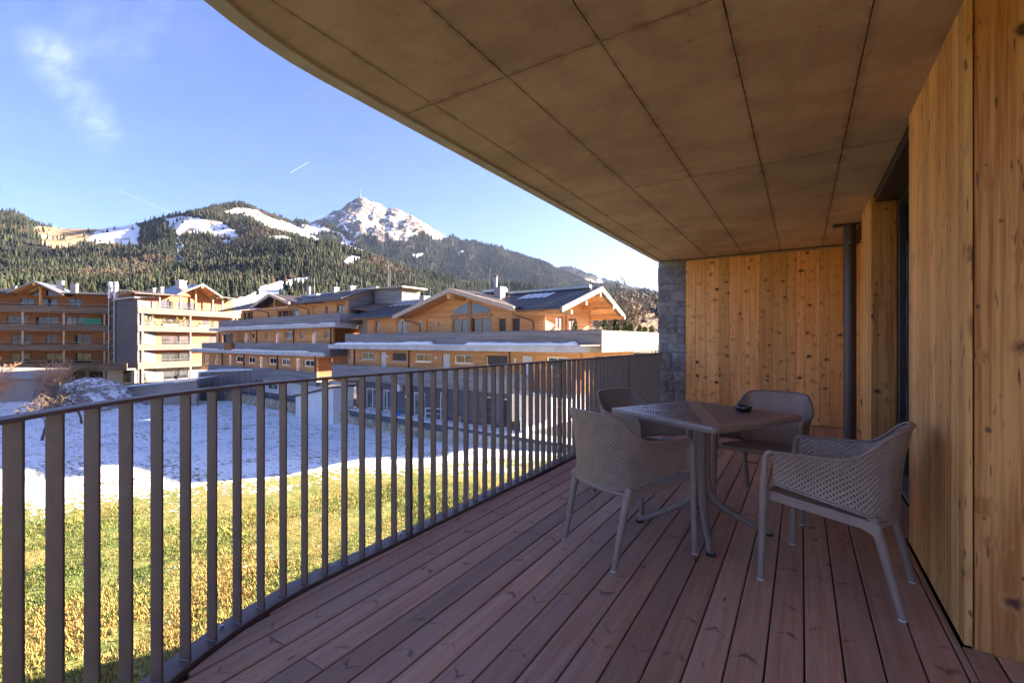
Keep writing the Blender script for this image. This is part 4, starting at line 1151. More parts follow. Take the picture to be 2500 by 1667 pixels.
for k in range(5): MB().slab([(-8.9 + k * 0.55, 3.7, 4.46), (-8.55 + k * 0.55, 3.7, 4.46), (-8.4 + k * 0.55, 4.9, 4.90), (-8.75 + k * 0.55, 4.9, 4.90)], 0.03).build('snow_patch', 'snow', hD)
for k in range(6): MB().slab([(-25.2 + k * 0.8, 4.2, 4.69), (-25.05 + k * 0.8, 4.2, 4.69), (-24.8 + k * 0.8, 5.2, 5.06), (-25.0 + k * 0.8, 5.2, 5.06)], 0.03).build('snow_patch', 'snow', hD)
wall(hD, 2.2, 9.0, -4.9, 3.35, -25.6, -25.4, 'grey_boards', (), 'y', 'end_wall')

# ---- link between the two houses
hL = empty('link_building', (-9.81, 25.17, 0), ROT, 'low link with a brown roof and glass stair front between the two larch houses', 'house')
MB().slab([(-31.2, 2.2, 3.5), (-27.2, 2.2, 3.5), (-24.5, 7.0, 5.35), (-31.2, 7.0, 5.35)], 0.18).build('roof', 'roofing_brown', hL)
one(hL, 'stair_wall', 'grey_plaster', -30.6, -25.7, 4.5, 6.0, -4.9, 3.6)
win(hL, -29.0, -26.9, 0.6, 3.3, 4.2, 'black_frame', 'window_glass', 1, 0.08)
one(hL, 'link_wall', 'larch_dark', -32.6, -27.3, 2.6, 2.9, -2.9, 0.5); one(hL, 'link_floor', 'concrete', -32.6, -25.7, 2.2, 6.0, -3.3, -2.95)
win(hL, -29.5, -28.5, -1.0, 0.3, 2.5, 'white_paint', 'curtain_glass', 0)
one(hL, 'link_panel', 'pale_boards', -26.8, -25.75, 2.3, 2.4, 0.95, 3.3)

# ---- house C: behind, further left
hC = empty('terrace_house', (-42.36, 28.75, 0), ROT, 'stepped larch house with two grey terraces, further left than the nearest one', 'house')
one(hC, 'terrace_slab', 'concrete', -27.0, 4.35, -0.42, 2.0, 2.62, 3.00); slats(hC, -25.0, 4.45, 0.0, 3.02, 4.0, 'grey_boards')
slats(hC, 0.0, 4.0, 4.46, 3.02, 3.98, 'grey_boards', axis='y', name='end_parapet')
ledge_snow(hC, -24.0, 3.9, -0.40, -0.02, 3.001, 0.14, seed=5.0)
one(hC, 'terrace_slab', 'concrete', -34.7, 2.45, -0.42, 1.8, -0.32, 0.05); slats(hC, -31.0, 2.7, 0.0, 0.08, 1.05, 'grey_boards')
slats(hC, 0.0, 3.0, 2.71, -0.3, 1.04, 'grey_boards', axis='y', name='end_parapet')
ledge_snow(hC, -34.0, 1.8, -0.40, -0.02, 0.051, 0.22, seed=9.0)
one(hC, 'first_floor_slab', 'concrete', -31.5, 0.0, 0.08, 1.8, -3.42, -3.1); slats(hC, -28.5, 0.1, 0.0, -3.4, -2.0, 'grey_boards')
c1 = [(-27.3, -24.0, 0.1, 2.3), (-20.1, -18.95, 0.1, 2.3), (-18.3, -17.1, 1.5, 2.35), (-14.2, -13.4, 1.5, 2.35), (-11.48, -10.56, 0.1, 2.35), (-9.28, -7.07, 1.5, 2.35), (-5.66, -4.86, 1.5, 2.3), (-3.08, -2.22, 0.1, 2.3), (-0.55, 0.36, 1.5, 2.3)]
wall(hC, -29.4, 1.2, 0.052, 2.619, 1.3, 1.5, 'larch', c1)
for i, o in enumerate(c1):
    if i in (1, 4, 7): one(hC, 'door', 'white_paint', o[0] + 0.03, o[1] - 0.02, 1.42, 1.47, o[2], o[3] - 0.03)
    else: win(hC, o[0] + (0.3 if i else 0.05), o[1] - 0.03, o[2] + 0.02, o[3] - 0.02, 1.40, gl='curtain_glass' if i == 5 else 'window_glass', mull=1 if o[1] - o[0] > 1.5 else 0, w=0.09)
    if i and i not in (1, 4, 7): one(hC, 'shutter_leaf', 'frame_wood', o[0] + 0.02, o[0] + 0.28, 1.34, 1.39, o[2], o[3])
c0 = [(-33.9, -32.1, -2.1, -0.75), (-30.3, -28.8, -2.1, -0.75), (-25.0, -24.1, -3.0, -0.7), (-22.95, -20.5, -1.6, -0.75), (-19.2, -17.0, -1.6, -0.78), (-15.6, -14.77, -3.0, -0.72), (-13.4, -11.2, -1.58, -0.78), (-10.3, -7.9, -1.6, -0.8), (-6.5, -5.66, -3.0, -0.76), (-4.97, -2.54, -1.58, -0.84)]
wall(hC, -34.9, -2.0, -3.09, -0.321, 1.3, 1.5, 'larch', c0)
for i, o in enumerate(c0):
    if i in (2, 5, 8): one(hC, 'door', 'white_paint', o[0] + 0.03, o[1] - 0.02, 1.42, 1.47, o[2], o[3] - 0.03)
    else: win(hC, o[0] + 0.35, o[1] - 0.03, o[2] + 0.02, o[3] - 0.02, 1.40, mull=1, w=0.09, gl='curtain_glass' if i in (0, 7) else 'window_glass')
    if i not in (2, 5, 8): one(hC, 'shutter_leaf', 'frame_wood', o[0] + 0.02, o[0] + 0.32, 1.34, 1.39, o[2], o[3])
for x in (-28.0, -16.3, -6.9, 0.8): rod(hC, 'rain_pipe', 'copper_brown', [(x, 1.22, 0.1), (x, 1.22, 2.6)], 0.07)
for x in (-27.0, -20.0, -10.8, -2.3): rod(hC, 'rain_pipe', 'copper_brown', [(x, 1.22, -3.0), (x, 1.22, -0.34)], 0.07)
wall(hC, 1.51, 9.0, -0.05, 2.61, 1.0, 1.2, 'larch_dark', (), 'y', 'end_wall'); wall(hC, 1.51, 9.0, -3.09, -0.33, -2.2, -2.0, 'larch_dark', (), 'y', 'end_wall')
MB().tube([(-1.95, 3.2, -0.9), (-1.90, 3.2, -0.9)], 0.28, 16).build('wall_clock', 'white_paint', hC)
cg = [(-32.4, -31.4, -5.2, -3.8), (-27.0, -24.8, -4.9, -3.85), (-18.0, -15.4, -4.6, -3.9), (-12.3, -9.9, -4.55, -3.85)]
wall(hC, -34.9, 0.0, -5.2, -3.421, 0.8, 1.0, 'white_plaster', cg)
for o in cg: win(hC, o[0], o[1], o[2], o[3], 0.86, mull=1, w=0.09, gl='curtain_glass')
for x in (-29.8, -21.2, -9.4): one(hC, 'wall_recess', 'anthracite', x, x + 0.25, 0.74, 0.797, -5.2, -3.43)
c2 = [(-22.2, -21.1, 3.1, 5.2), (-20.9, -19.2, 3.1, 5.2), (-12.4, -11.4, 3.1, 5.0), (-11.3, -9.6, 3.1, 5.0), (-9.5, -7.2, 3.1, 5.0), (-4.2, -3.2, 3.1, 5.1), (-1.55, -1.03, 3.1, 5.05), (0.69, 2.14, 3.1, 5.05)]
wall(hC, -22.7, 2.6, 3.001, 5.42, 2.0, 2.2, 'larch', c2)
for i, o in enumerate(c2):
    if i in (5,): one(hC, 'door', 'beam_wood', o[0] + 0.1, o[1], 2.12, 2.17, o[2], o[3])
    else: win(hC, o[0] + 0.05, o[1] - 0.05, o[2], o[3], 2.1, 'frame_wood', 'window_glass' if i != 4 else 'curtain_glass', 1 if o[1] - o[0] > 1.4 else 0, 0.09)
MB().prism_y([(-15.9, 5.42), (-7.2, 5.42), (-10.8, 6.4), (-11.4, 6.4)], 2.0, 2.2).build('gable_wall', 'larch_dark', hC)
zC = lambda v: 5.57 + (v - 0.9) * 0.326
roof_part(hC, on(zC, [(-27.4, 0.9), (-16.2, 0.9), (-11.1, 4.95), (-11.1, 5.5), (-25.0, 5.5)])); roof_part(hC, on(zC, [(-6.2, 0.9), (3.2, 0.9), (3.2, 5.5), (-11.1, 5.5), (-11.1, 4.95)])); roof_part(hC, [(-25.0, 5.5, 7.07), (3.2, 5.5, 7.07), (3.2, 10.5, 5.5), (-27.4, 10.5, 5.5)])
roof_part(hC, on(zC, [(-27.2, 1.0), (-16.2, 1.0), (-15.0, 2.0), (-26.6, 2.0)], -0.19), 'soffit_wood', 0.05, 'soffit'); roof_part(hC, on(zC, [(-6.4, 1.0), (3.0, 1.0), (3.0, 2.0), (-7.4, 2.0)], -0.19), 'soffit_wood', 0.05, 'soffit')
roof_part(hC, [(-16.2, 0.6, 5.55), (-11.1, 0.5, 6.88), (-11.1, 5.6, 6.88), (-16.2, 5.6, 5.55)]); roof_part(hC, [(-11.1, 0.5, 6.88), (-6.6, 0.6, 5.66), (-6.6, 5.6, 5.66), (-11.1, 5.6, 6.88)])
MB().slab([(-16.4, 0.42, 5.54), (-11.1, 0.38, 6.92), (-11.1, 0.56, 6.92), (-16.4, 0.6, 5.54)], 0.32).build('verge_board', 'verge_wood', hC)
MB().slab([(-11.1, 0.38, 6.92), (-6.4, 0.42, 5.64), (-6.4, 0.6, 5.64), (-11.1, 0.56, 6.92)], 0.32).build('verge_board', 'verge_wood', hC)
one(hC, 'tie_beam', 'beam_wood', -14.6, -7.6, 1.0, 1.2, 5.1, 5.3); one(hC, 'king_post', 'beam_wood', -11.2, -11.0, 1.0, 1.2, 5.303, 6.5)
MB().prism_x([(2.21, 5.42), (9.5, 5.42), (5.5, 6.8)], 2.5, 2.7).build('end_gable_wall', 'grey_boards', hC)
wall(hC, 2.21, 9.5, 3.0, 5.418, 2.4, 2.6, 'grey_boards', (), 'y', 'end_wall')
one(hC, 'roof_box', 'grey_boards', 3.0, 7.5, 5.0, 7.5, 5.0, 6.72); one(hC, 'roof_box_face', 'pale_boards', 7.503, 7.56, 5.05, 7.45, 5.05, 6.68)
MB().slab([(2.6, 4.6, 6.95), (8.2, 4.6, 6.80), (8.2, 7.9, 6.80), (2.6, 7.9, 6.95)], 0.16).build('roof_box_cover', 'verge_wood', hC)
MB().slab([(2.7, 2.4, 4.7), (9.0, 2.4, 4.0), (11.5, 7.4, 5.6), (2.7, 7.4, 5.9)], 0.16).build('lower_roof', 'roofing_brown', hC)
rod(hC, 'gutter', 'copper_brown', [(-27.3, 0.83, 5.5), (-16.3, 0.83, 5.47)], 0.08); rod(hC, 'gutter', 'copper_brown', [(-6.4, 0.83, 5.43), (3.2, 0.83, 5.4)], 0.08)
downpipe(hC, -14.6, 1.98, 5.45, 3.1); downpipe(hC, -4.9, 1.98, 5.45, 3.1)
chimney(hC, -19.5, 5.0, 6.4, 7.6, 0.8, 'white_plaster'); chimney(hC, -4.5, 5.0, 6.5, 7.5, 0.6); chimney(hC, -1.2, 5.0, 6.5, 7.4, 0.6)
rod(hC, 'stove_pipe', 'chimney_sheet', [(-10.5, 5.0, 6.3), (-10.5, 5.0, 8.1)], 0.2, 10)
for x, z0, z1 in ((-9.2, 6.5, 9.1), (-4.25, 7.5, 8.2), (5.4, 6.8, 9.6), (5.7, 6.8, 8.6)): rod(hC, 'lightning_rod', 'chimney_sheet', [(x, 5.0, z0), (x, 5.0, z1)], 0.03, 5)
one(hC, 'roof_window', 'white_paint', -9.3, -7.2, 4.2, 5.0, 6.70, 6.95); one(hC, 'ridge_cap', 'metal_sheet', -24.6, 2.9, 5.35, 5.65, 7.03, 7.18)
# potted plants and a tub on C's middle terrace
tub = empty('planter_tub', (-42.36, 28.75, 0), ROT, 'brown wooden tub with dry plants hanging over the grey terrace', 'planter')
one(tub, 'tub', 'larch_dark', -22.2, -19.8, -0.36, 0.3, -0.05 + 0.11, 0.95)
for k in range(26):
    x = -22 + random.random() * 2.0; a = random.uniform(-0.5, 0.5)
    MB().tube([(x, 0.0, 0.9), (x + a * 0.4, -0.1, 1.5), (x + a, -0.2 * random.random(), 1.7 + random.random() * 0.8)], 0.05, 4).build('dry_stem', 'bark_pale', tub)

# ---- terrace ground, retaining wall, fence
tg = empty('terrace_ground', (-9.81, 25.17, 0), ROT, kind='structure')
MB().box(-75, 3.0, -0.75, 30.0, GZ - 0.3, -4.95).build('base', 'asphalt', tg)
MB().box(-24.8, 2.5, -0.72, 0.72, -4.949, -4.90).build('snow_cover', 'snow', tg)
rw = empty('retaining_wall', (-9.81, 25.17, 0), ROT, 'low mossy concrete retaining wall between the lawn and the houses', 'wall')
for x0 in np.arange(-64, -12, 2.0): one(rw, 'wall_block', 'mossy_concrete', x0 + 0.01, x0 + 1.99, -0.98 + random.uniform(-0.01, 0.01), -0.76, GZ - 0.2, -5.05 + random.uniform(-0.03, 0.03) - (0.35 if x0 > -26 else 0.0))
for x0 in np.arange(-12, 3, 1.0):
    for j in range(2): one(rw, 'concrete_block', 'block_concrete', x0 + 0.006 + 0.2 * j, x0 + 0.994 + 0.2 * j, -1.0 + random.uniform(-0.008, 0.008), -0.76, GZ - 0.15 + 0.56 * j, GZ + 0.40 + 0.56 * j)
fn = empty('garden_fence', (-9.81, 25.17, 0), ROT, 'thin galvanised post and rail fence along the retaining wall', 'fence')
for x0 in np.arange(-60, -8, 2.6): rod(fn, 'post', 'chimney_sheet', [(x0, -0.86, -5.2), (x0, -0.86, -4.1)], 0.03, 6)
for z in (-4.15, -4.6): rod(fn, 'rail', 'chimney_sheet', [(-60, -0.86, z), (-8.5, -0.86, z)], 0.018, 5)
sr = empty('stair_handrail', (-9.81, 25.17, 0), ROT, 'white metal handrail at the terrace steps of the nearest house', 'handrail')
for a, b2 in (((-14.6, -0.5, -4.9), (-14.6, -0.5, -3.9)), ((-12.4, -0.5, -4.9), (-12.4, -0.5, -3.8)), ((-14.6, -0.5, -3.9), (-12.4, -0.5, -3.8)), ((-14.6, -0.5, -4.3), (-12.4, -0.5, -4.2))): rod(sr, 'tube', 'white_paint', [a, b2], 0.035, 6)
# annex
an = empty('garage_ramp_shed', (-9.81, 25.17, 0), ROT, 'white rendered shed with a snow-dusted sloping roof on the retaining wall', 'shed')
MB().prism_y([(-32.0, GZ - 0.2), (-25.4, GZ - 0.2), (-25.4, -2.95), (-32.0, -4.2)], -1.7, 0.4).build('wall', 'white_plaster', an)
MB().slab([(-32.3, -1.95, -4.12), (-25.2, -1.95, -2.78), (-25.2, 0.55, -2.78), (-32.3, 0.55, -4.12)], 0.13).build('roof', 'roofing', an)
MB().slab([(-31.9, -1.6, -4.0), (-26.4, -1.6, -2.97), (-26.4, 0.3, -2.97), (-31.9, 0.3, -4.0)], 0.05).build('roof_snow', 'snow', an)
bk = MB().lathe([(0.0, 0.0), (0.14, 0.0), (0.18, 0.34), (0.17, 0.34), (0.13, 0.03), (0.0, 0.03)], n=16).build('bucket', 'blue_plastic', None, 'auto')
x, y = -18.3, -0.1
bk.location = (-9.81 + x * math.cos(ROT) - y * math.sin(ROT), 25.17 + x * math.sin(ROT) + y * math.cos(ROT), -4.898); tag(bk, 'blue plastic bucket on the snowy terrace of the nearest house', 'bucket')
# thuja in tubs on D's end terrace
def shrub(x, y, z, h, r, m, n=420):
    pts = rng.normal(0, 1, (n, 3)); pts /= np.linalg.norm(pts, axis=1)[:, None]
    t = rng.random(n) ** 0.8; rad = r * (1 - t) ** 0.55 * rng.uniform(0.6, 1.05, n); a = rng.uniform(0, 6.283, n)
    P = np.stack([x + rad * np.cos(a), y + rad * np.sin(a), z + h * t], -1); s = 0.10 * h
    d1 = rng.normal(0, 1, (n, 3)) * s * 0.5; d2 = rng.normal(0, 1, (n, 3)) * s * 0.5; d2[:, 2] = abs(d2[:, 2]) + s * 0.4
    return np.stack([P - d1 * 0.5, P + d1 * 0.5, P + d2], 1).reshape(-1, 3)
for i, (x, y, h) in enumerate(((-4.4, 4.6, 1.35), (-0.55, 1.6, 1.25), (-0.6, 3.2, 1.3), (-0.6, 4.7, 1.2), (-0.6, 5.6, 1.15), (-0.6, 7.2, 1.05), (-0.6, 8.2, 1.0), (-0.6, 9.6, 1.05))):
    sh = empty('thuja_shrub', (-9.81, 25.17, 0), ROT, 'clipped green conifer in a tub ' + ('beside the gable-end windows' if i == 0 else 'behind the pale terrace screen, %s from the gable' % ('first', 'second', 'third', 'fourth', 'fifth', 'sixth', 'seventh')[i - 1]), 'shrub', 'conifers in tubs on the terrace')
    V = shrub(x, y, 1.25, h, 0.36, 'thuja'); np_mesh('foliage', V, np.arange(len(V)).reshape(-1, 3), 'thuja', sh)
    one(sh, 'tub', 'grey_plaster', x - 0.25, x + 0.25, y - 0.25, y + 0.25, 0.905, 1.3)

# ---- houses A and B: balcony blocks on the left
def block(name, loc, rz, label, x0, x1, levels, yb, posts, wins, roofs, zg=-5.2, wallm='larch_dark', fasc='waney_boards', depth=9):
    h = empty(name, loc, rz, label, 'house')
    for i, (za, zb) in enumerate(levels):
        one(h, 'balcony_front', fasc, x0, x1, 0.0, 0.1, za + 0.02, zb); one(h, 'balcony_floor', 'beige_plaster', x0, x1, 0.101, yb + 0.1, za, za + 0.24)
        one(h, 'balcony_end', fasc, x1 - 0.1 + 0.101, x1 + 0.09, 0.0, yb, za + 0.02, zb); one(h, 'balcony_end', fasc, x0 - 0.09, x0 - 0.002, 0.0, yb, za + 0.02, zb)
        rod(h, 'hand_rail', 'chimney_sheet', [(x0, 0.12, zb + 0.35), (x1, 0.12, zb + 0.35)], 0.03, 5)
    zs = [l[0] for l in levels] + [zg]
    for i, (za, zb) in enumerate(levels):
        lo = za + 0.241; hi = (levels[i - 1][0] - 0.002) if i else roofs['eave'] + 0.6
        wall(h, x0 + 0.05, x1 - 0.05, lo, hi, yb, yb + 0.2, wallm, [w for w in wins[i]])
        for w in wins[i]: win(h, w[0], w[1], w[2], w[3], yb + 0.06, 'black_frame', random.choice(('window_glass', 'window_glass', 'curtain_glass')), 2 if w[1] - w[0] > 2.2 else 1, 0.08)
        if i:
            for px in posts: rod(h, 'post', 'verge_wood', [(px, 0.2, levels[i][1] + 0.02), (px, 0.2, levels[i - 1][0] - 0.002)], 0.13, 8)
    wall(h, x0 + 0.05, x1 - 0.05, zg, levels[-1][0] - 0.002, yb, yb + 0.2, 'beige_plaster', wins[-1])
    for w in wins[-1]: win(h, w[0], w[1], w[2], w[3], yb + 0.06, 'black_frame', 'window_glass', 2, 0.08)
    for px in posts: rod(h, 'post', 'verge_wood', [(px, 0.2, zg), (px, 0.2, levels[-1][0] - 0.002)], 0.16, 8)
    one(h, 'side_wall', wallm, x1 - 0.25, x1 - 0.051, yb + 0.201, depth, zg, roofs['eave'] + 0.3); one(h, 'side_wall', wallm, x0 + 0.051, x0 + 0.25, yb + 0.201, depth, zg, roofs['eave'] + 0.3)
    return h
LV = [(5.55, 6.55), (2.75, 3.72), (-0.18, 0.74), (-3.1, -2.05)]
wA = [[(-11.1, -9.5, 5.85, 7.75), (-8.9, -6.7, 5.85, 7.75), (-5.5, -3.85, 5.85, 7.85)],
      [(-12.6, -10.2, 3.0, 5.1), (-9.4, -6.6, 3.0, 5.0), (-5.8, -3.5, 3.0, 5.1)],
      [(-12.2, -9.9, 0.1, 2.25), (-8.2, -6.9, 1.0, 2.3), (-4.8, -2.7, 0.1, 2.3)],
      [(-12.2, -10.0, -2.8, -0.6), (-8.2, -6.0, -2.8, -0.6), (-4.8, -2.7, -2.8, -0.6)],
      [(-5.0, -3.4, -5.1, -3.6), (-3.0, -0.8, -5.1, -3.6)]]
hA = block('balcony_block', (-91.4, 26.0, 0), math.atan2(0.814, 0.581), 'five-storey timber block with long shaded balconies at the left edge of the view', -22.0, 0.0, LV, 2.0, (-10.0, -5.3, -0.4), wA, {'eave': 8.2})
roof_part(hA, [(-22.5, -0.6, 8.35), (-10.8, -0.6, 8.35), (-10.8, 5.0, 9.3), (-22.5, 5.0, 9.3)]); roof_part(hA, [(-5.6, -0.6, 8.52), (0.6, -0.6, 8.42), (0.6, 5.0, 9.1), (-5.6, 5.0, 9.2)])
roof_part(hA, [(-11.3, -0.9, 8.3), (-8.3, -0.9, 10.15), (-8.3, 6.5, 10.15), (-11.3, 6.5, 8.3)], 'metal_sheet'); roof_part(hA, [(-8.3, -0.9, 10.15), (-5.0, -0.9, 8.3), (-5.0, 6.5, 8.3), (-8.3, 6.5, 10.15)], 'metal_sheet')
roof_part(hA, [(-11.0, -0.7, 8.3), (-8.3, -0.7, 9.97), (-8.3, 2.0, 9.97), (-11.0, 2.0, 8.3)], 'soffit_wood', 0.06, 'soffit'); roof_part(hA, [(-8.3, -0.7, 9.97), (-5.3, -0.7, 8.28), (-5.3, 2.0, 8.28), (-8.3, 2.0, 9.97)], 'soffit_wood', 0.06, 'soffit')
MB().prism_y([(-10.9, 8.0), (-5.4, 8.0), (-8.3, 9.8)], 1.75, 1.99).build('gable_wall', 'larch_dark', hA)
for poly in ([(-10.2, 8.2), (-8.55, 8.2), (-8.55, 9.2)], [(-8.05, 8.2), (-6.3, 8.2), (-8.05, 9.2)]): MB().prism_y(poly, 1.70, 1.745).build('gable_window', 'window_glass', hA)
rod(hA, 'king_post', 'beam_wood', [(-8.3, 0.9, 6.0), (-8.3, 0.9, 9.8)], 0.18, 6); one(hA, 'purlin', 'beam_wood', -8.45, -8.15, -0.8, 1.7, 9.45, 9.85)
chimney(hA, -6.9, 3.0, 8.9, 10.7, 0.7); chimney(hA, -5.2, 3.0, 8.8, 10.3, 0.7); chimney(hA, -12.5, 3.5, 8.8, 9.6, 0.4)
one(hA, 'green_banner', 'green_cloth', -3.2, -0.9, 0.45, 0.5, 3.75, 4.75)
one(hA, 'service_panel', 'beige_plaster', -22.0, -6.6, -0.3, -0.02, -5.2, -3.15)
wB = [[(3.9, 6.0, 5.85, 8.0), (6.7, 9.6, 5.85, 7.9), (12.3, 13.4, 5.85, 7.6)], [(1.6, 3.0, 3.0, 5.0), (4.2, 8.7, 3.0, 5.0), (11.0, 13.0, 3.0, 5.0)], [(1.4, 2.6, 0.1, 2.2), (4.2, 8.7, 0.1, 2.2), (12.2, 15.0, 0.1, 2.2)], [(1.4, 2.6, -2.8, -0.7), (4.2, 8.7, -2.8, -0.7), (12.2, 15.0, -2.8, -0.7)], [(1.2, 3.0, -5.1, -3.5), (4.5, 8.5, -5.1, -3.6)]]
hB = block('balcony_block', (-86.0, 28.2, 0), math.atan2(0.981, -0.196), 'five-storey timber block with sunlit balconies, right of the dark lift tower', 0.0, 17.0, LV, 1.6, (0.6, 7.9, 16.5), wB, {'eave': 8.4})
roof_part(hB, [(-0.9, -0.7, 8.6), (6.2, -0.7, 8.9), (6.2, 5.0, 9.6), (-0.9, 5.0, 9.4)]); roof_part(hB, [(12.0, -0.7, 9.3), (16.8, -0.7, 9.15), (16.8, 5.0, 9.9), (12.0, 5.0, 10.0)])
roof_part(hB, [(5.2, -1.0, 9.0), (9.3, -1.0, 11.1), (9.3, 6.5, 11.1), (5.2, 6.5, 9.0)], 'metal_sheet'); roof_part(hB, [(9.3, -1.0, 11.1), (12.8, -1.0, 9.2), (12.8, 6.5, 9.2), (9.3, 6.5, 11.1)], 'metal_sheet')
roof_part(hB, [(5.5, -0.8, 8.98), (9.3, -0.8, 10.92), (9.3, 1.6, 10.92), (5.5, 1.6, 8.98)], 'soffit_wood', 0.06, 'soffit'); roof_part(hB, [(9.3, -0.8, 10.92), (12.5, -0.8, 9.18), (12.5, 1.6, 9.18), (9.3, 1.6, 10.92)], 'soffit_wood', 0.06, 'soffit')
MB().prism_y([(5.6, 8.9), (12.3, 8.9), (9.3, 10.8)], 1.3, 1.59).build('gable_wall', 'larch_dark', hB)
rod(hB, 'king_post', 'beam_wood', [(9.3, 0.9, 6.0), (9.3, 0.9, 10.8)], 0.18, 6); one(hB, 'purlin', 'beam_wood', 9.15, 9.45, -0.9, 1.25, 10.35, 10.8)
for px in (3.2, 6.4, 12.0, 13.8): rod(hB, 'post', 'verge_wood', [(px, 0.4, 6.57), (px, 0.4, 8.7)], 0.14, 6)
chimney(hB, 8.2, 3.0, 9.8, 11.6, 1.1, 'concrete'); chimney(hB, 5.4, 3.5, 9.2, 10.2, 0.45); chimney(hB, 4.2, 3.5, 9.2, 9.9, 0.4)
fb = empty('balcony_flower_box', (-86.0, 28.2, 0), math.atan2(0.981, -0.196), 'row of yellow-green balcony plants on the sunlit timber block', 'plants')
for x0, x1 in ((3.6, 6.0), (9.2, 11.2)): one(fb, 'flower_box', 'pale_boards', x0, x1, 0.12, 0.4, 3.74, 4.0)
for x, hh in ((1.2, 1.1), (2.3, 1.4), (3.9, 1.0), (4.6, 0.6), (5.3, 0.7), (6.0, 1.2), (7.1, 1.3), (9.6, 0.5), (10.4, 0.5), (11.5, 1.0)):
    V = shrub(x, 0.5, 3.75, hh * 1.2, 0.45, 'thuja', 160); np_mesh('foliage', V, np.arange(len(V)).reshape(-1, 3), 'plant_yellow' if hh > 0.6 else 'thuja', fb)
# lift tower between them
lt = empty('lift_tower', (*c2w(-60.3, 69.6), 0), YAW, 'dark grey lift tower with a steel stair mast between the two balcony blocks', 'lift tower')
one(lt, 'shaft', 'anthracite', -0.45, 2.7, 0.4, 4.0, -5.2, 7.6); MB().slab([(-0.8, 0.0, 7.72), (2.6, 0.0, 8.1), (2.6, 4.2, 8.6), (-0.8, 4.2, 8.5)], 0.25).build('shaft_roof', 'metal_sheet', lt)
one(lt, 'stair_glass', 'black_frame', -1.5, -0.46, 0.5, 2.5, -2.9, 7.4)
for x in (-1.55, -0.75): rod(lt, 'mast', 'chimney_sheet', [(x, 0.2, -2.9), (x, 0.2, 10.2)], 0.07, 6)
for z in np.arange(-2.0, 7.4, 1.15): rod(lt, 'cross_bar', 'chimney_sheet', [(-1.55, 0.2, z), (-0.75, 0.2, z + 0.4)], 0.035, 5)
for x in (-1.6, -0.72): one(lt, 'mast_head', 'white_paint', x, x + 0.28, 0.1, 0.6, 7.8, 10.3)
one(lt, 'mast_head', 'white_paint', -1.6, -0.44, 0.1, 0.6, 9.3, 9.6)
one(lt, 'link_balcony', 'waney_boards', -1.6, 2.6, -1.4, -1.3, -3.1, -2.05); one(lt, 'link_floor', 'beige_plaster', -1.6, 2.6, -1.29, 0.39, -3.1, -2.9)
one(lt, 'entrance_wall', 'beige_plaster', -1.6, 2.6, 0.0, 0.39, -5.2, -3.1); win(lt, 0.9, 2.0, -5.0, -3.3, -0.08, 'black_frame', 'window_glass', 1, 0.08)
# mound, ramp wall, timber enclosure
mN = 60; mx = np.linspace(-1, 1, mN); A_, B_ = np.meshgrid(mx, mx, indexing='ij')
rr = np.sqrt(A_ ** 2 + B_ ** 2); hm = np.clip(1 - rr ** 2, 0, 1) ** 1.2 * 3.3 * (0.8 + 0.4 * fbm(A_ * 3 + 7, B_ * 3, 4)) + (fbm(A_ * 9, B_ * 9, 3) - 0.5) * 0.35 * (rr < 1)
mxw, myw = c2w(-47.5, 51.0)
V = np.stack([mxw + A_ * 5.6 * CY - B_ * 6 * SY, myw + A_ * 5.6 * SY + B_ * 6 * CY, GZ - 0.1 + hm], -1).reshape(-1, 3)
I = np.arange(mN * mN).reshape(mN, mN); F = np.stack([I[:-1, :-1], I[1:, :-1], I[1:, 1:], I[:-1, 1:]], -1).reshape(-1, 4)
tag(np_mesh('snow_mound', V, F, 'dirty_snow', smooth=True), 'snow-covered heap of earth in front of the balcony blocks', 'mound')
ra = empty('ramp_wall', (*c2w(-45.5, 53.0), 0), math.atan2(0.45, 0.9), 'rising concrete ramp wall with a dark coping beside the mound', 'wall')
MB().prism_y([(-2.0, GZ - 0.3), (9.5, GZ - 0.3), (9.5, -3.35), (-2.0, -4.6)], 0, 0.3).build('wall', 'beige_plaster', ra)
MB().slab([(-2.2, -0.15, -4.45), (9.6, -0.15, -3.18), (9.6, 0.5, -3.18), (-2.2, 0.5, -4.45)], 0.18).build('coping', 'metal_sheet', ra)
MB().slab([(-2.0, 0.0, -4.36), (9.4, 0.0, -3.09), (9.4, 3.5, -2.9), (-2.0, 3.5, -4.2)], 0.05).build('ramp_snow', 'snow', ra)
en = empty('timber_enclosure', (*c2w(-39.5, 57.5), 0), math.atan2(0.35, 0.9), 'weathered vertical board enclosure beside the ramp wall', 'fence')
for k in range(42): one(en, 'fence_board', 'fence_boards', k * 0.22, k * 0.22 + 0.205, random.uniform(0, 0.02), 0.04, GZ - 0.1, -2.75 + 0.012 * k + random.uniform(-0.02, 0.02))
MB().slab([(-0.2, -0.1, -2.6), (9.4, -0.1, -2.1), (9.4, 3.5, -1.9), (-0.2, 3.5, -2.4)], 0.12).build('roof_snow', 'snow', en)
lh = empty('low_shed', (*c2w(-61.5, 55.0), 0), R(50), 'low shed with a pale sloping roof at the left edge below the balconies', 'shed')
one(lh, 'wall', 'beige_plaster', -12, 3.0, 0.0, 5.0, GZ - 0.2, -3.2); MB().slab([(-12.5, -0.6, -2.6), (3.6, -0.6, -3.2), (3.6, 5.5, -2.4), (-12.5, 5.5, -1.8)], 0.2).build('roof', 'beige_plaster', lh)
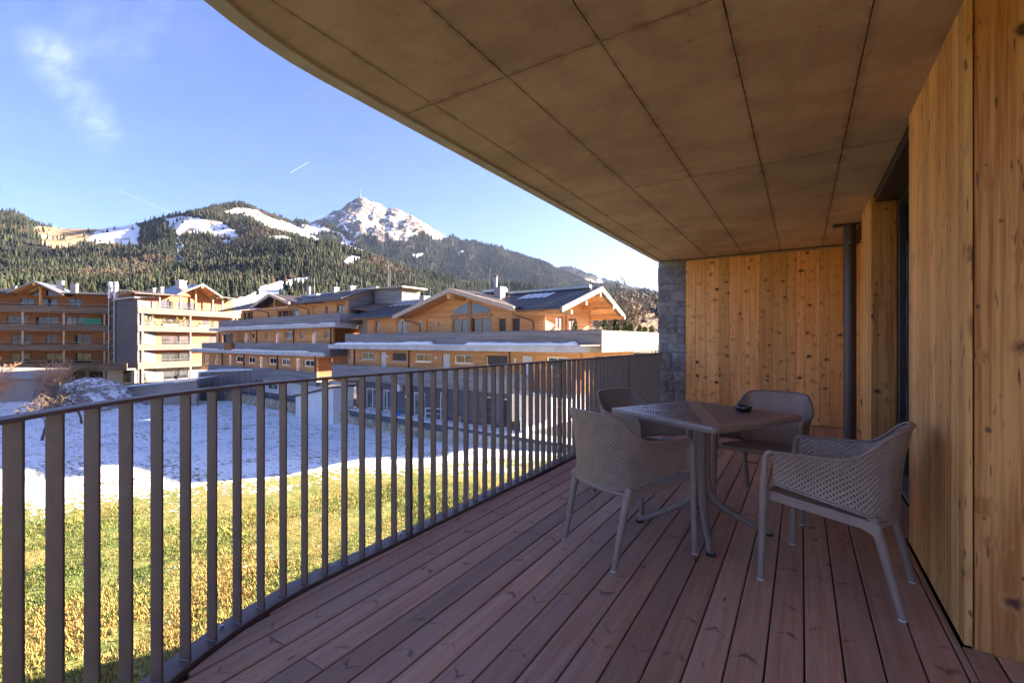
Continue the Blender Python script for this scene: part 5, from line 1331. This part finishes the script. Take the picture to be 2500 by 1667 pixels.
# ================================================================== MOUNTAINS
# skylines surveyed as (azimuth px, elevation px) pairs, each given its own distance
PXS = np.linspace(-900, 2300, 860)
def line(pts): a = np.array(pts, float); return np.interp(PXS, a[:, 0], a[:, 1])
S1 = line([(-900, 640), (-200, 650), (200, 645), (500, 630), (660, 605), (720, 596), (790, 604), (860, 614), (930, 621), (1000, 635), (1060, 652), (1120, 673), (1180, 691), (1250, 702), (1320, 711), (1400, 722), (1480, 735), (1560, 742), (1650, 735), (1900, 720), (2300, 700)])
S2 = line([(-900, 520), (-300, 530), (-100, 540), (0, 538), (50, 539), (90, 552), (150, 559), (230, 558), (300, 550), (350, 538), (400, 524), (470, 515), (520, 510), (560, 508), (590, 505), (620, 511), (650, 521), (690, 532), (718, 547), (760, 580), (800, 605), (860, 628), (930, 650), (1050, 690), (1300, 730), (1650, 745), (2300, 740)])
S3 = line([(-900, 640), (300, 640), (600, 575), (690, 556), (755, 546), (780, 538), (800, 527), (808, 519), (815, 515), (830, 513), (838, 505), (848, 497), (862, 491), (872, 484), (882, 481), (893, 486), (905, 494), (920, 499), (935, 505), (943, 510), (954, 507), (968, 512), (980, 519), (995, 528), (1010, 536), (1022, 543), (1040, 552), (1058, 563), (1075, 571), (1089, 577), (1104, 575), (1124, 587), (1150, 593), (1178, 599), (1224, 607), (1250, 619), (1290, 630), (1325, 642), (1364, 660), (1418, 683), (1462, 702), (1520, 720), (1600, 735), (1750, 740), (2300, 735)])
S4 = line([(-900, 700), (1250, 700), (1340, 662), (1364, 657), (1392, 656), (1418, 667), (1455, 684), (1494, 692), (1527, 699), (1570, 714), (1605, 722), (1700, 725), (1900, 700), (2300, 690)])
AZT = (PXS - 1250) / 1111.0                     # tan of the bearing from the view axis
CA = 1 / np.sqrt(1 + AZT ** 2)
def tan_el(py): return (834 - py) / 1111.0 * CA
T1, T2, T3, T4 = (tan_el(s) for s in (S1, S2, S3, S4))
dip = np.clip((PXS - 640) / 120, 0, 1)          # the near spur only stands free to the right
base = tan_el(line([(-900, 815), (1300, 815), (1460, 806), (1650, 806), (2300, 806)]))
Tm = np.minimum(T1, T2)
KR = [230, 420, 1500, 1950, 2600, 3200, 4300, 5200, 6500, 7600]
KT = [base * 0 - 0.024, base, Tm, Tm * (1 - 0.22 * dip) + (T2 - Tm) * 0.45 * (1 - dip), T2, np.minimum(T2, T3) * 0.86, T3, T3 * 0.78, np.maximum(T4, T3 * 0.8), T4 * 0.6]
nr = 300
RR = np.concatenate([np.geomspace(230, 1500, 110), np.geomspace(1520, 2600, 70), np.geomspace(2620, 3300, 26), np.geomspace(3320, 4300, 70), np.geomspace(4330, 7600, 24)])
nr = len(RR)
TT = np.zeros((len(PXS), nr))
KTs = np.stack(KT, 1)
for i in range(len(PXS)):
    TT[i] = np.interp(np.log(RR), np.log(KR), KTs[i])
# soften the creases between the survey lines but keep the skyline rows
for _ in range(3):
    TT[:, 1:-1] = np.where(np.isin(np.arange(1, nr - 1), [np.argmin(abs(RR - k)) for k in (1500, 2600, 4300, 6500)])[None, :], TT[:, 1:-1], (TT[:, :-2] + 2 * TT[:, 1:-1] + TT[:, 2:]) / 4)
dirx = AZT * CA; dirz = CA
GX = dirx[:, None] * RR[None, :]; GZc = dirz[:, None] * RR[None, :]
zt = TT * RR[None, :] + CAM_H
# gullies and knolls
crag = np.clip((RR[None, :] - 3250) / 500, 0, 1) * np.clip((760 - (834 - TT / CA[:, None] * 1111)) / 200, 0, 1)
gul = (ridged(GX / 520 + 3, GZc / 620, 3) - 0.62) * 0.075 + (fbm(GX / 800, GZc / 800, 3) - 0.5) * 0.05
fade = np.clip((RR[None, :] - 300) / 400, 0, 1)
onsky = np.ones(nr)
for k in (1500, 2600, 4300, 6500): onsky *= 1 - 0.85 * np.exp(-((np.log(RR / k)) / 0.035) ** 2)
zt += RR[None, :] * gul * fade * onsky[None, :] * np.where(RR > 3000, 0.55, 1.0)[None, :]
ck = (ridged(GX / 260 + 11, GZc / 420 + 2, 6) - 0.6) * 190 + (ridged(GX / 80, GZc / 80 + 5, 4) - 0.6) * 55
zt += ck * crag * (0.25 + 0.75 * onsky[None, :])
PXg = np.repeat(PXS[:, None], nr, 1); PYg = 834 - (zt - CAM_H) / GZc * 1111
# ---- what grows where
def inside(poly, X, Y):
    r_ = np.zeros(X.shape, bool); n = len(poly)
    for i in range(n):
        (x1, y1), (x2, y2) = poly[i], poly[(i + 1) % n]
        c = ((y1 > Y) != (y2 > Y)) & (X < (x2 - x1) * (Y - y1) / (y2 - y1 + 1e-9) + x1); r_ ^= c
    return r_
def a5(P): return [(x * .3401, 440 + y * .3401) for x, y in P]
def a6(P): return [(650 + x * .2551, 440 + y * .2551) for x, y in P]
def a4(P): return [(1180 + x * .2168, 640 + y * .2168) for x, y in P]
jx = PXg + (fbm(GX / 130, GZc / 130, 3) - 0.5) * 22; jy = PYg + (fbm(GX / 130 + 50, GZc / 130, 3) - 0.5) * 10
snw = np.zeros(PXg.shape); mea = np.zeros(PXg.shape); rck = np.zeros(PXg.shape)
far_only = RR[None, :] > 1550
def put(arr, poly, v, cond=True): arr[inside(poly, jx, jy) & cond] = v
mid = (RR[None, :] > 1300) & (RR[None, :] < 3300)
P1 = a5([(240, 335), (560, 340), (800, 340), (950, 312), (1000, 335), (990, 465), (700, 462), (430, 500), (300, 470)])
put(mea, P1, 1.0, mid); put(snw, P1, 0.36, mid); put(snw, a5([(700, 345), (960, 310), (1000, 335), (990, 465), (620, 458)]), 0.62, mid)
P2 = a5([(1190, 262), (1330, 255), (1500, 285), (1600, 312), (1745, 412), (1690, 428), (1540, 410), (1440, 392), (1260, 400), (1205, 330)])
put(mea, P2, 1.0, mid); put(snw, P2, 0.60, mid)
P3 = a5([(1590, 235), (1680, 212), (1760, 206), (1850, 220), (1950, 275), (2060, 305), (2210, 388), (2330, 472), (2240, 460), (2100, 388), (1960, 360), (1850, 298), (1740, 250)])
put(mea, P3, 1.0, mid); put(snw, P3, 0.70, mid)
for P in ([(1570, 425), (1660, 425), (1660, 455), (1590, 455)], [(1890, 400), (2030, 405), (2170, 452), (2000, 452)]): put(snw, a5(P), 0.8, mid); put(mea, a5(P), 1.0, mid)
gull = a5([(1245, 375), (1335, 375), (1310, 440), (1290, 625), (1235, 625), (1250, 440)]); put(snw, gull, 0.50, RR[None, :] < 2700)
put(mea, a5([(1550, 565), (1680, 540), (1610, 585)]), 1.0, mid); put(snw, a5([(1660, 560), (1780, 550), (1790, 605), (1690, 605)]), 0.46, RR[None, :] < 2700)
ski = a5([(1600, 885), (1800, 828), (1900, 757), (2030, 716), (2235, 694), (2205, 745), (2060, 800), (1980, 900), (1900, 1040), (1500, 1040)]); put(snw, ski, 1.0, RR[None, :] < 1500); put(mea, ski, 1.0, RR[None, :] < 1500)
hi = RR[None, :] > 2300
peak = a6([(380, 380), (900, 100), (1300, 200), (1760, 560), (1600, 560), (1500, 512), (1400, 530), (1330, 600), (1230, 590), (1150, 610), (1130, 700), (1110, 640), (1080, 565), (1000, 540), (920, 525), (870, 570), (860, 640), (800, 600), (760, 530), (620, 445), (400, 440)])
put(snw, peak, 0.45, hi); put(rck, peak, 1.0, hi)
for P in ([(150, 405), (250, 425), (400, 515), (560, 622), (530, 640), (400, 560), (250, 480), (150, 435)],
          [(310, 425), (560, 455), (690, 515), (810, 600), (830, 640), (905, 655), (1030, 722), (960, 727), (880, 668), (830, 688), (680, 628), (715, 600), (695, 545), (600, 495), (480, 528), (380, 505)]):
    put(snw, a6(P), 0.95, hi); put(mea, a6(P), 1.0, hi)
put(snw, a6([(740, 800), (825, 718), (900, 738), (875, 775), (790, 808)]), 1.0, RR[None, :] < 2700); put(mea, a6([(740, 800), (825, 718), (900, 738), (875, 775), (790, 808)]), 1.0, RR[None, :] < 2700)
put(snw, a6([(1370, 720), (1440, 705), (1510, 695), (1490, 720), (1430, 755)]), 0.7, hi); put(snw, a6([(1840, 690), (1890, 665), (1920, 670), (1900, 705), (1850, 718)]), 0.7, hi)
put(snw, a6([(1570, 535), (1760, 540), (1700, 565), (1590, 570)]), 0.95, hi)
put(snw, a4([(1060, 185), (1180, 185), (1270, 205), (1450, 235), (1600, 265), (1560, 290), (1300, 275), (1180, 225)]), 0.62, RR[None, :] > 4600); put(mea, a4([(1060, 185), (1450, 235), (1600, 265), (1300, 280)]), 1.0, RR[None, :] > 4600)
put(mea, [(1395, 772), (1500, 770), (1700, 765), (2000, 770), (2000, 840), (1395, 840)], 1.0, RR[None, :] < 1200)
put(mea, a4([(1400, 405), (1480, 415), (1560, 455), (1540, 475), (1440, 450)]), 1.0, RR[None, :] < 2600); put(mea, a4([(1840, 490), (1990, 480), (2100, 540), (1900, 570)]), 1.0, RR[None, :] < 2600)
mea[:, RR < 330] = 1.0
wx = GX * CY - GZc * SY; wy = GX * SY + GZc * CY
V = np.stack([wx, wy, zt], -1).reshape(-1, 3)
I = np.arange(len(PXS) * nr).reshape(len(PXS), nr)
F = np.stack([I[:-1, :-1], I[1:, :-1], I[1:, 1:], I[:-1, 1:]], -1).reshape(-1, 4)
mt = np_mesh('mountain', V, F, 'mountain_ground', smooth=True, colors={'cover': np.stack([snw, mea, rck], -1).reshape(-1, 3)})
tag(mt, kind='structure')
# ---- forest
Tn = (zt - CAM_H) / RR[None, :]; run = np.maximum.accumulate(Tn, 1)
vis = Tn >= run - 0.006
open_ = (mea > 0.5) | (snw > 0.55) | ((rck > 0.5))
inview = (PXg > -160) & (PXg < 1720)
dr = np.gradient(RR)[None, :]; dA = RR[None, :] * (np.gradient(np.arctan(AZT)))[:, None] * dr
dens = np.interp(RR, [300, 700, 1500, 2600, 4300, 7000], [1 / 42, 1 / 45, 1 / 60, 1 / 95, 1 / 130, 1 / 400])[None, :]
wgt = dA * dens * vis * inview * (~open_) * (RR[None, :] > 330) * np.where((fbm(GX / 90 + 9, GZc / 90, 3) > 0.36), 1, 0.25)
wgt *= np.where(snw > 0.4, 0.35, 1)
wgt = np.maximum(wgt, 0)
# a few single trees on the open slopes
wgt += dA * dens * vis * inview * open_ * (rck < 0.5) * 0.02 * (RR[None, :] > 500)
N = min(int(wgt.sum()), 78000)
pr = (wgt / wgt.sum()).ravel(); pick = rng.choice(len(pr), N, p=pr)
pi_, pj = pick // nr, pick % nr
pi_ = np.minimum(pi_, len(PXS) - 2); pj = np.minimum(pj, nr - 2)
fu, fv = rng.random(N), rng.random(N)
def bil(a): return a[pi_, pj] * (1 - fu) * (1 - fv) + a[pi_ + 1, pj] * fu * (1 - fv) + a[pi_, pj + 1] * (1 - fu) * fv + a[pi_ + 1, pj + 1] * fu * fv
tx, ty, tz = bil(wx), bil(wy), bil(zt); td = RR[pj]
kindn = fbm(bil(GX) / 170 + 30, bil(GZc) / 170, 3) + rng.normal(0, 0.10, N)
decid = (kindn > 0.61) & (td < 2900)
hgt = (6.5 + 15.5 * rng.random(N) ** 0.8) * np.interp(td, [300, 1200], [0.8, 1.05]) * np.where(decid, 0.75, 1.0) * np.where(td > 3000, 1.7, 1.0)
wid = hgt * rng.uniform(0.17, 0.27, N) * np.where(decid, 1.6, 1.0)
k = 6
tiers = [(0.10, 1.0, 0.52), (0.34, 0.78, 0.76), (0.60, 0.50, 1.0)]
VV = []; FF = []; off = 0
ang0 = rng.uniform(0, 6.283, N)
for (zb, rw_, ztp) in tiers:
    ring = []
    for q in range(k):
        a = ang0 + q * 6.283 / k + zb * 3; rj = wid * rw_ * rng.uniform(0.65, 1.15, N)
        ring.append(np.stack([tx + rj * np.cos(a), ty + rj * np.sin(a), tz - 1.0 + hgt * (zb + rng.uniform(-0.05, 0.05, N)) * np.where(decid, 1.2, 1.0)], -1))
    ap = np.stack([tx + rng.normal(0, 0.3, N), ty + rng.normal(0, 0.3, N), tz - 1.0 + hgt * (ztp * np.where(decid, 0.92, 1.0))], -1)
    blockv = np.stack(ring + [ap], 1); VV.append(blockv)          # N, k+1, 3
Vt = np.concatenate(VV, 1)                                         # N, 3*(k+1), 3
nvp = Vt.shape[1]
tri = []
for t_ in range(3):
    o_ = t_ * (k + 1)
    for q in range(k): tri.append((o_ + q, o_ + (q + 1) % k, o_ + k))
tri = np.array(tri); Ft = (np.arange(N)[:, None, None] * nvp + tri[None]).reshape(-1, 3)
cA = np.array([(0.022, 0.029, 0.017), (0.030, 0.036, 0.020), (0.039, 0.041, 0.023), (0.018, 0.024, 0.016)])
tc = cA[rng.integers(0, 4, N)] * rng.uniform(0.75, 1.3, (N, 1))
tc *= np.where((td > 3000) & (bil(PXg) > 960), 0.5, 1.0)[:, None] * (0.25 + 1.4 * fbm(bil(GX) / 75, bil(GZc) / 60, 3))[:, None]  # shade of the far right-hand slope put into its tree tint; random clump tone
tc[decid] = np.array([(0.085, 0.063, 0.043)]) * rng.uniform(0.7, 1.25, (decid.sum(), 1))
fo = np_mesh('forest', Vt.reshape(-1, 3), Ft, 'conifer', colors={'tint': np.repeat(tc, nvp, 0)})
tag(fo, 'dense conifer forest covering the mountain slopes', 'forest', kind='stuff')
# mast on the summit
ip = int(np.argmin(abs(PXS - 882))); jp = int(np.argmin(abs(RR - 4300)))
sx_, sy_, sz_ = wx[ip, jp], wy[ip, jp], zt[ip, jp]
ms = empty('summit_mast', (sx_, sy_, sz_ - 5), 0, 'tall transmitter mast on the snowy summit', 'mast')
MB().tube([(0, 0, 0), (0, 0, 45), (0, 0, 92)], [1.3, 0.9, 0.5], 8).build('mast', 'chimney_sheet', ms)
MB().lathe([(0, 0), (5, 0), (5, 7), (0, 9)], n=10).build('station', 'chimney_sheet', ms)

# ================================================================== BARE TREES AND SHRUBS
def branches(base, height, spread, depth, n0, seed, r0, kink=0.25):
    rnd_ = random.Random(seed); segs_ = []
    def grow(p, d, L, r, lev):
        n = 4; pts = [p]; rs = [r]
        for i in range(n):
            d = (d + Vector((rnd_.gauss(0, kink), rnd_.gauss(0, kink), rnd_.gauss(0.06, kink * 0.6))) * 0.5).normalized()
            p = p + d * (L / n); pts.append(p); rs.append(r * (1 - 0.55 * (i + 1) / n))
        segs_.append((lev, pts, rs))
        if lev < depth:
            m_ = rnd_.randint(3, 5) if lev else n0
            for k_ in range(m_):
                t = rnd_.uniform(0.35, 1.0); i = min(int(t * n), n - 1); q = pts[i].lerp(pts[i + 1], t * n - i)
                side = Vector((rnd_.gauss(0, 1), rnd_.gauss(0, 1), rnd_.gauss(0.25, 0.5))).normalized()
                grow(q, (d * (1 - spread) + side * spread).normalized(), L * rnd_.uniform(0.5, 0.75), rs[i] * 0.55, lev + 1)
    grow(Vector(base), Vector((0, 0, 1)), height * 0.45, r0, 0)
    return segs_
def bare_tree(name, loc, height, label, cat, seed, r0=0.14, m='bark', spread=0.62, depth=4, n0=6, stems=1, tw='bark', group=None, minr=0.012):
    t = empty(name, loc, 0, label, cat, group)
    tr, cr = MB(), MB()
    for s_ in range(stems):
        off = (0, 0, 0) if stems == 1 else (random.uniform(-0.5, 0.5) * stems * 0.12, random.uniform(-0.5, 0.5) * stems * 0.12, 0)
        for lev, pts, rs in branches(off, height * (1 if stems == 1 else random.uniform(0.6, 1)), spread, depth, n0, seed + s_ * 17, r0):
            (tr if lev <= 1 else cr).tube(pts, [max(q, minr) for q in rs], 6 if lev == 0 else 4 if lev == 1 else 3, caps=False)
    tr.build('trunk', m, t, True, fix=False); c_ = cr.build('crown', tw, t, fix=False); c_['kind'] = 'stuff'
    return t
bare_tree('bare_tree', (*c2w(20.6, 74.0), -4.5), 19.0, 'large bare deciduous tree beyond the pale terrace screen', 'tree', 5, 0.30, 'bark_pale', 0.66, 5, 7, tw='bark_pale', minr=0.045)
bare_tree('bare_tree', (*c2w(27.5, 88.0), -4.5), 12.0, 'smaller bare tree right of the large one, by the stone wall end', 'tree', 9, 0.2, 'bark_pale', 0.66, 4, 6, tw='bark_pale', minr=0.035)
bare_tree('fruit_tree', (*c2w(-34.6, 33.5), GZ), 4.6, 'young bare fruit tree on the snowy lawn, left one by the railing end', 'tree', 21, 0.10, 'bark', 0.6, 4, 6, tw='bark', minr=0.012)
bare_tree('fruit_tree', (*c2w(-38.3, 40.5), GZ), 5.2, 'young bare fruit tree on the snowy lawn in front of the mound', 'tree', 33, 0.11, 'bark', 0.62, 4, 7, tw='bark', minr=0.012)
bare_tree('fruit_tree', (*c2w(-43.5, 43.5), GZ), 5.0, 'bare fruit tree between the other fruit tree and the reddish shrubs', 'tree', 41, 0.10, 'bark', 0.62, 4, 6, tw='bark', minr=0.012)
for i, (X, Z, h_, st) in enumerate(((-49.5, 42.5, 5.2, 7), (-53.5, 46.5, 6.2, 8), (-50.5, 50.0, 6.6, 8), (-45.5, 44.5, 4.2, 6), (-57.0, 50.0, 6.8, 7))):
    bare_tree('bare_shrub', (*c2w(X, Z), GZ), h_, ('reddish bare shrub, lowest and nearest at the left edge', 'reddish bare shrub at the far left in front of the low shed', 'tall reddish bare shrub rising in front of the lowest shaded balcony', 'small reddish bare shrub left of the fruit trees', 'reddish bare shrub partly cut off by the left edge')[i], 'shrub', 60 + i * 7, 0.06, 'twig_red', 0.45, 3, 5, st, 'twig_red', 'bare shrubs at the left', 0.015)
tp = empty('rotary_post', (*c2w(-29.0, 44.0), GZ), 0, 'thin leaning metal post standing in the snow', 'post'); rod(tp, 'pole', 'chimney_sheet', [(0, 0, 0), (-0.35, 0, 1.9)], 0.04)
cs = empty('thuja_shrub', (*c2w(-58.0, 71.0), -5.3), 0, 'small yellow-green conifer at the foot of the sunlit timber block', 'shrub')
V = shrub(0, 0, 0, 2.2, 0.9, 'thuja', 500); np_mesh('foliage', V, np.arange(len(V)).reshape(-1, 3), 'thuja', cs)

# ================================================================== HAZE
hzb = MB().box(-9000, 9000, -9000, 9000, GZ - 2.5, 1480).build('haze', 'snow', None)
hm_ = bpy.data.materials.new('haze_air'); hm_.use_nodes = True
for n_ in list(hm_.node_tree.nodes): hm_.node_tree.nodes.remove(n_)
out = hm_.node_tree.nodes.new('ShaderNodeOutputMaterial'); pv = hm_.node_tree.nodes.new('ShaderNodeVolumePrincipled')
pv.inputs['Color'].default_value = (0.48, 0.64, 1.0, 1); pv.inputs['Density'].default_value = 0.000017; pv.inputs['Anisotropy'].default_value = 0.2
hm_.node_tree.links.new(pv.outputs[0], out.inputs['Volume'])
hzb.data.materials.clear(); hzb.data.materials.append(hm_); tag(hzb, 'thin blue valley haze', 'haze', kind='stuff')
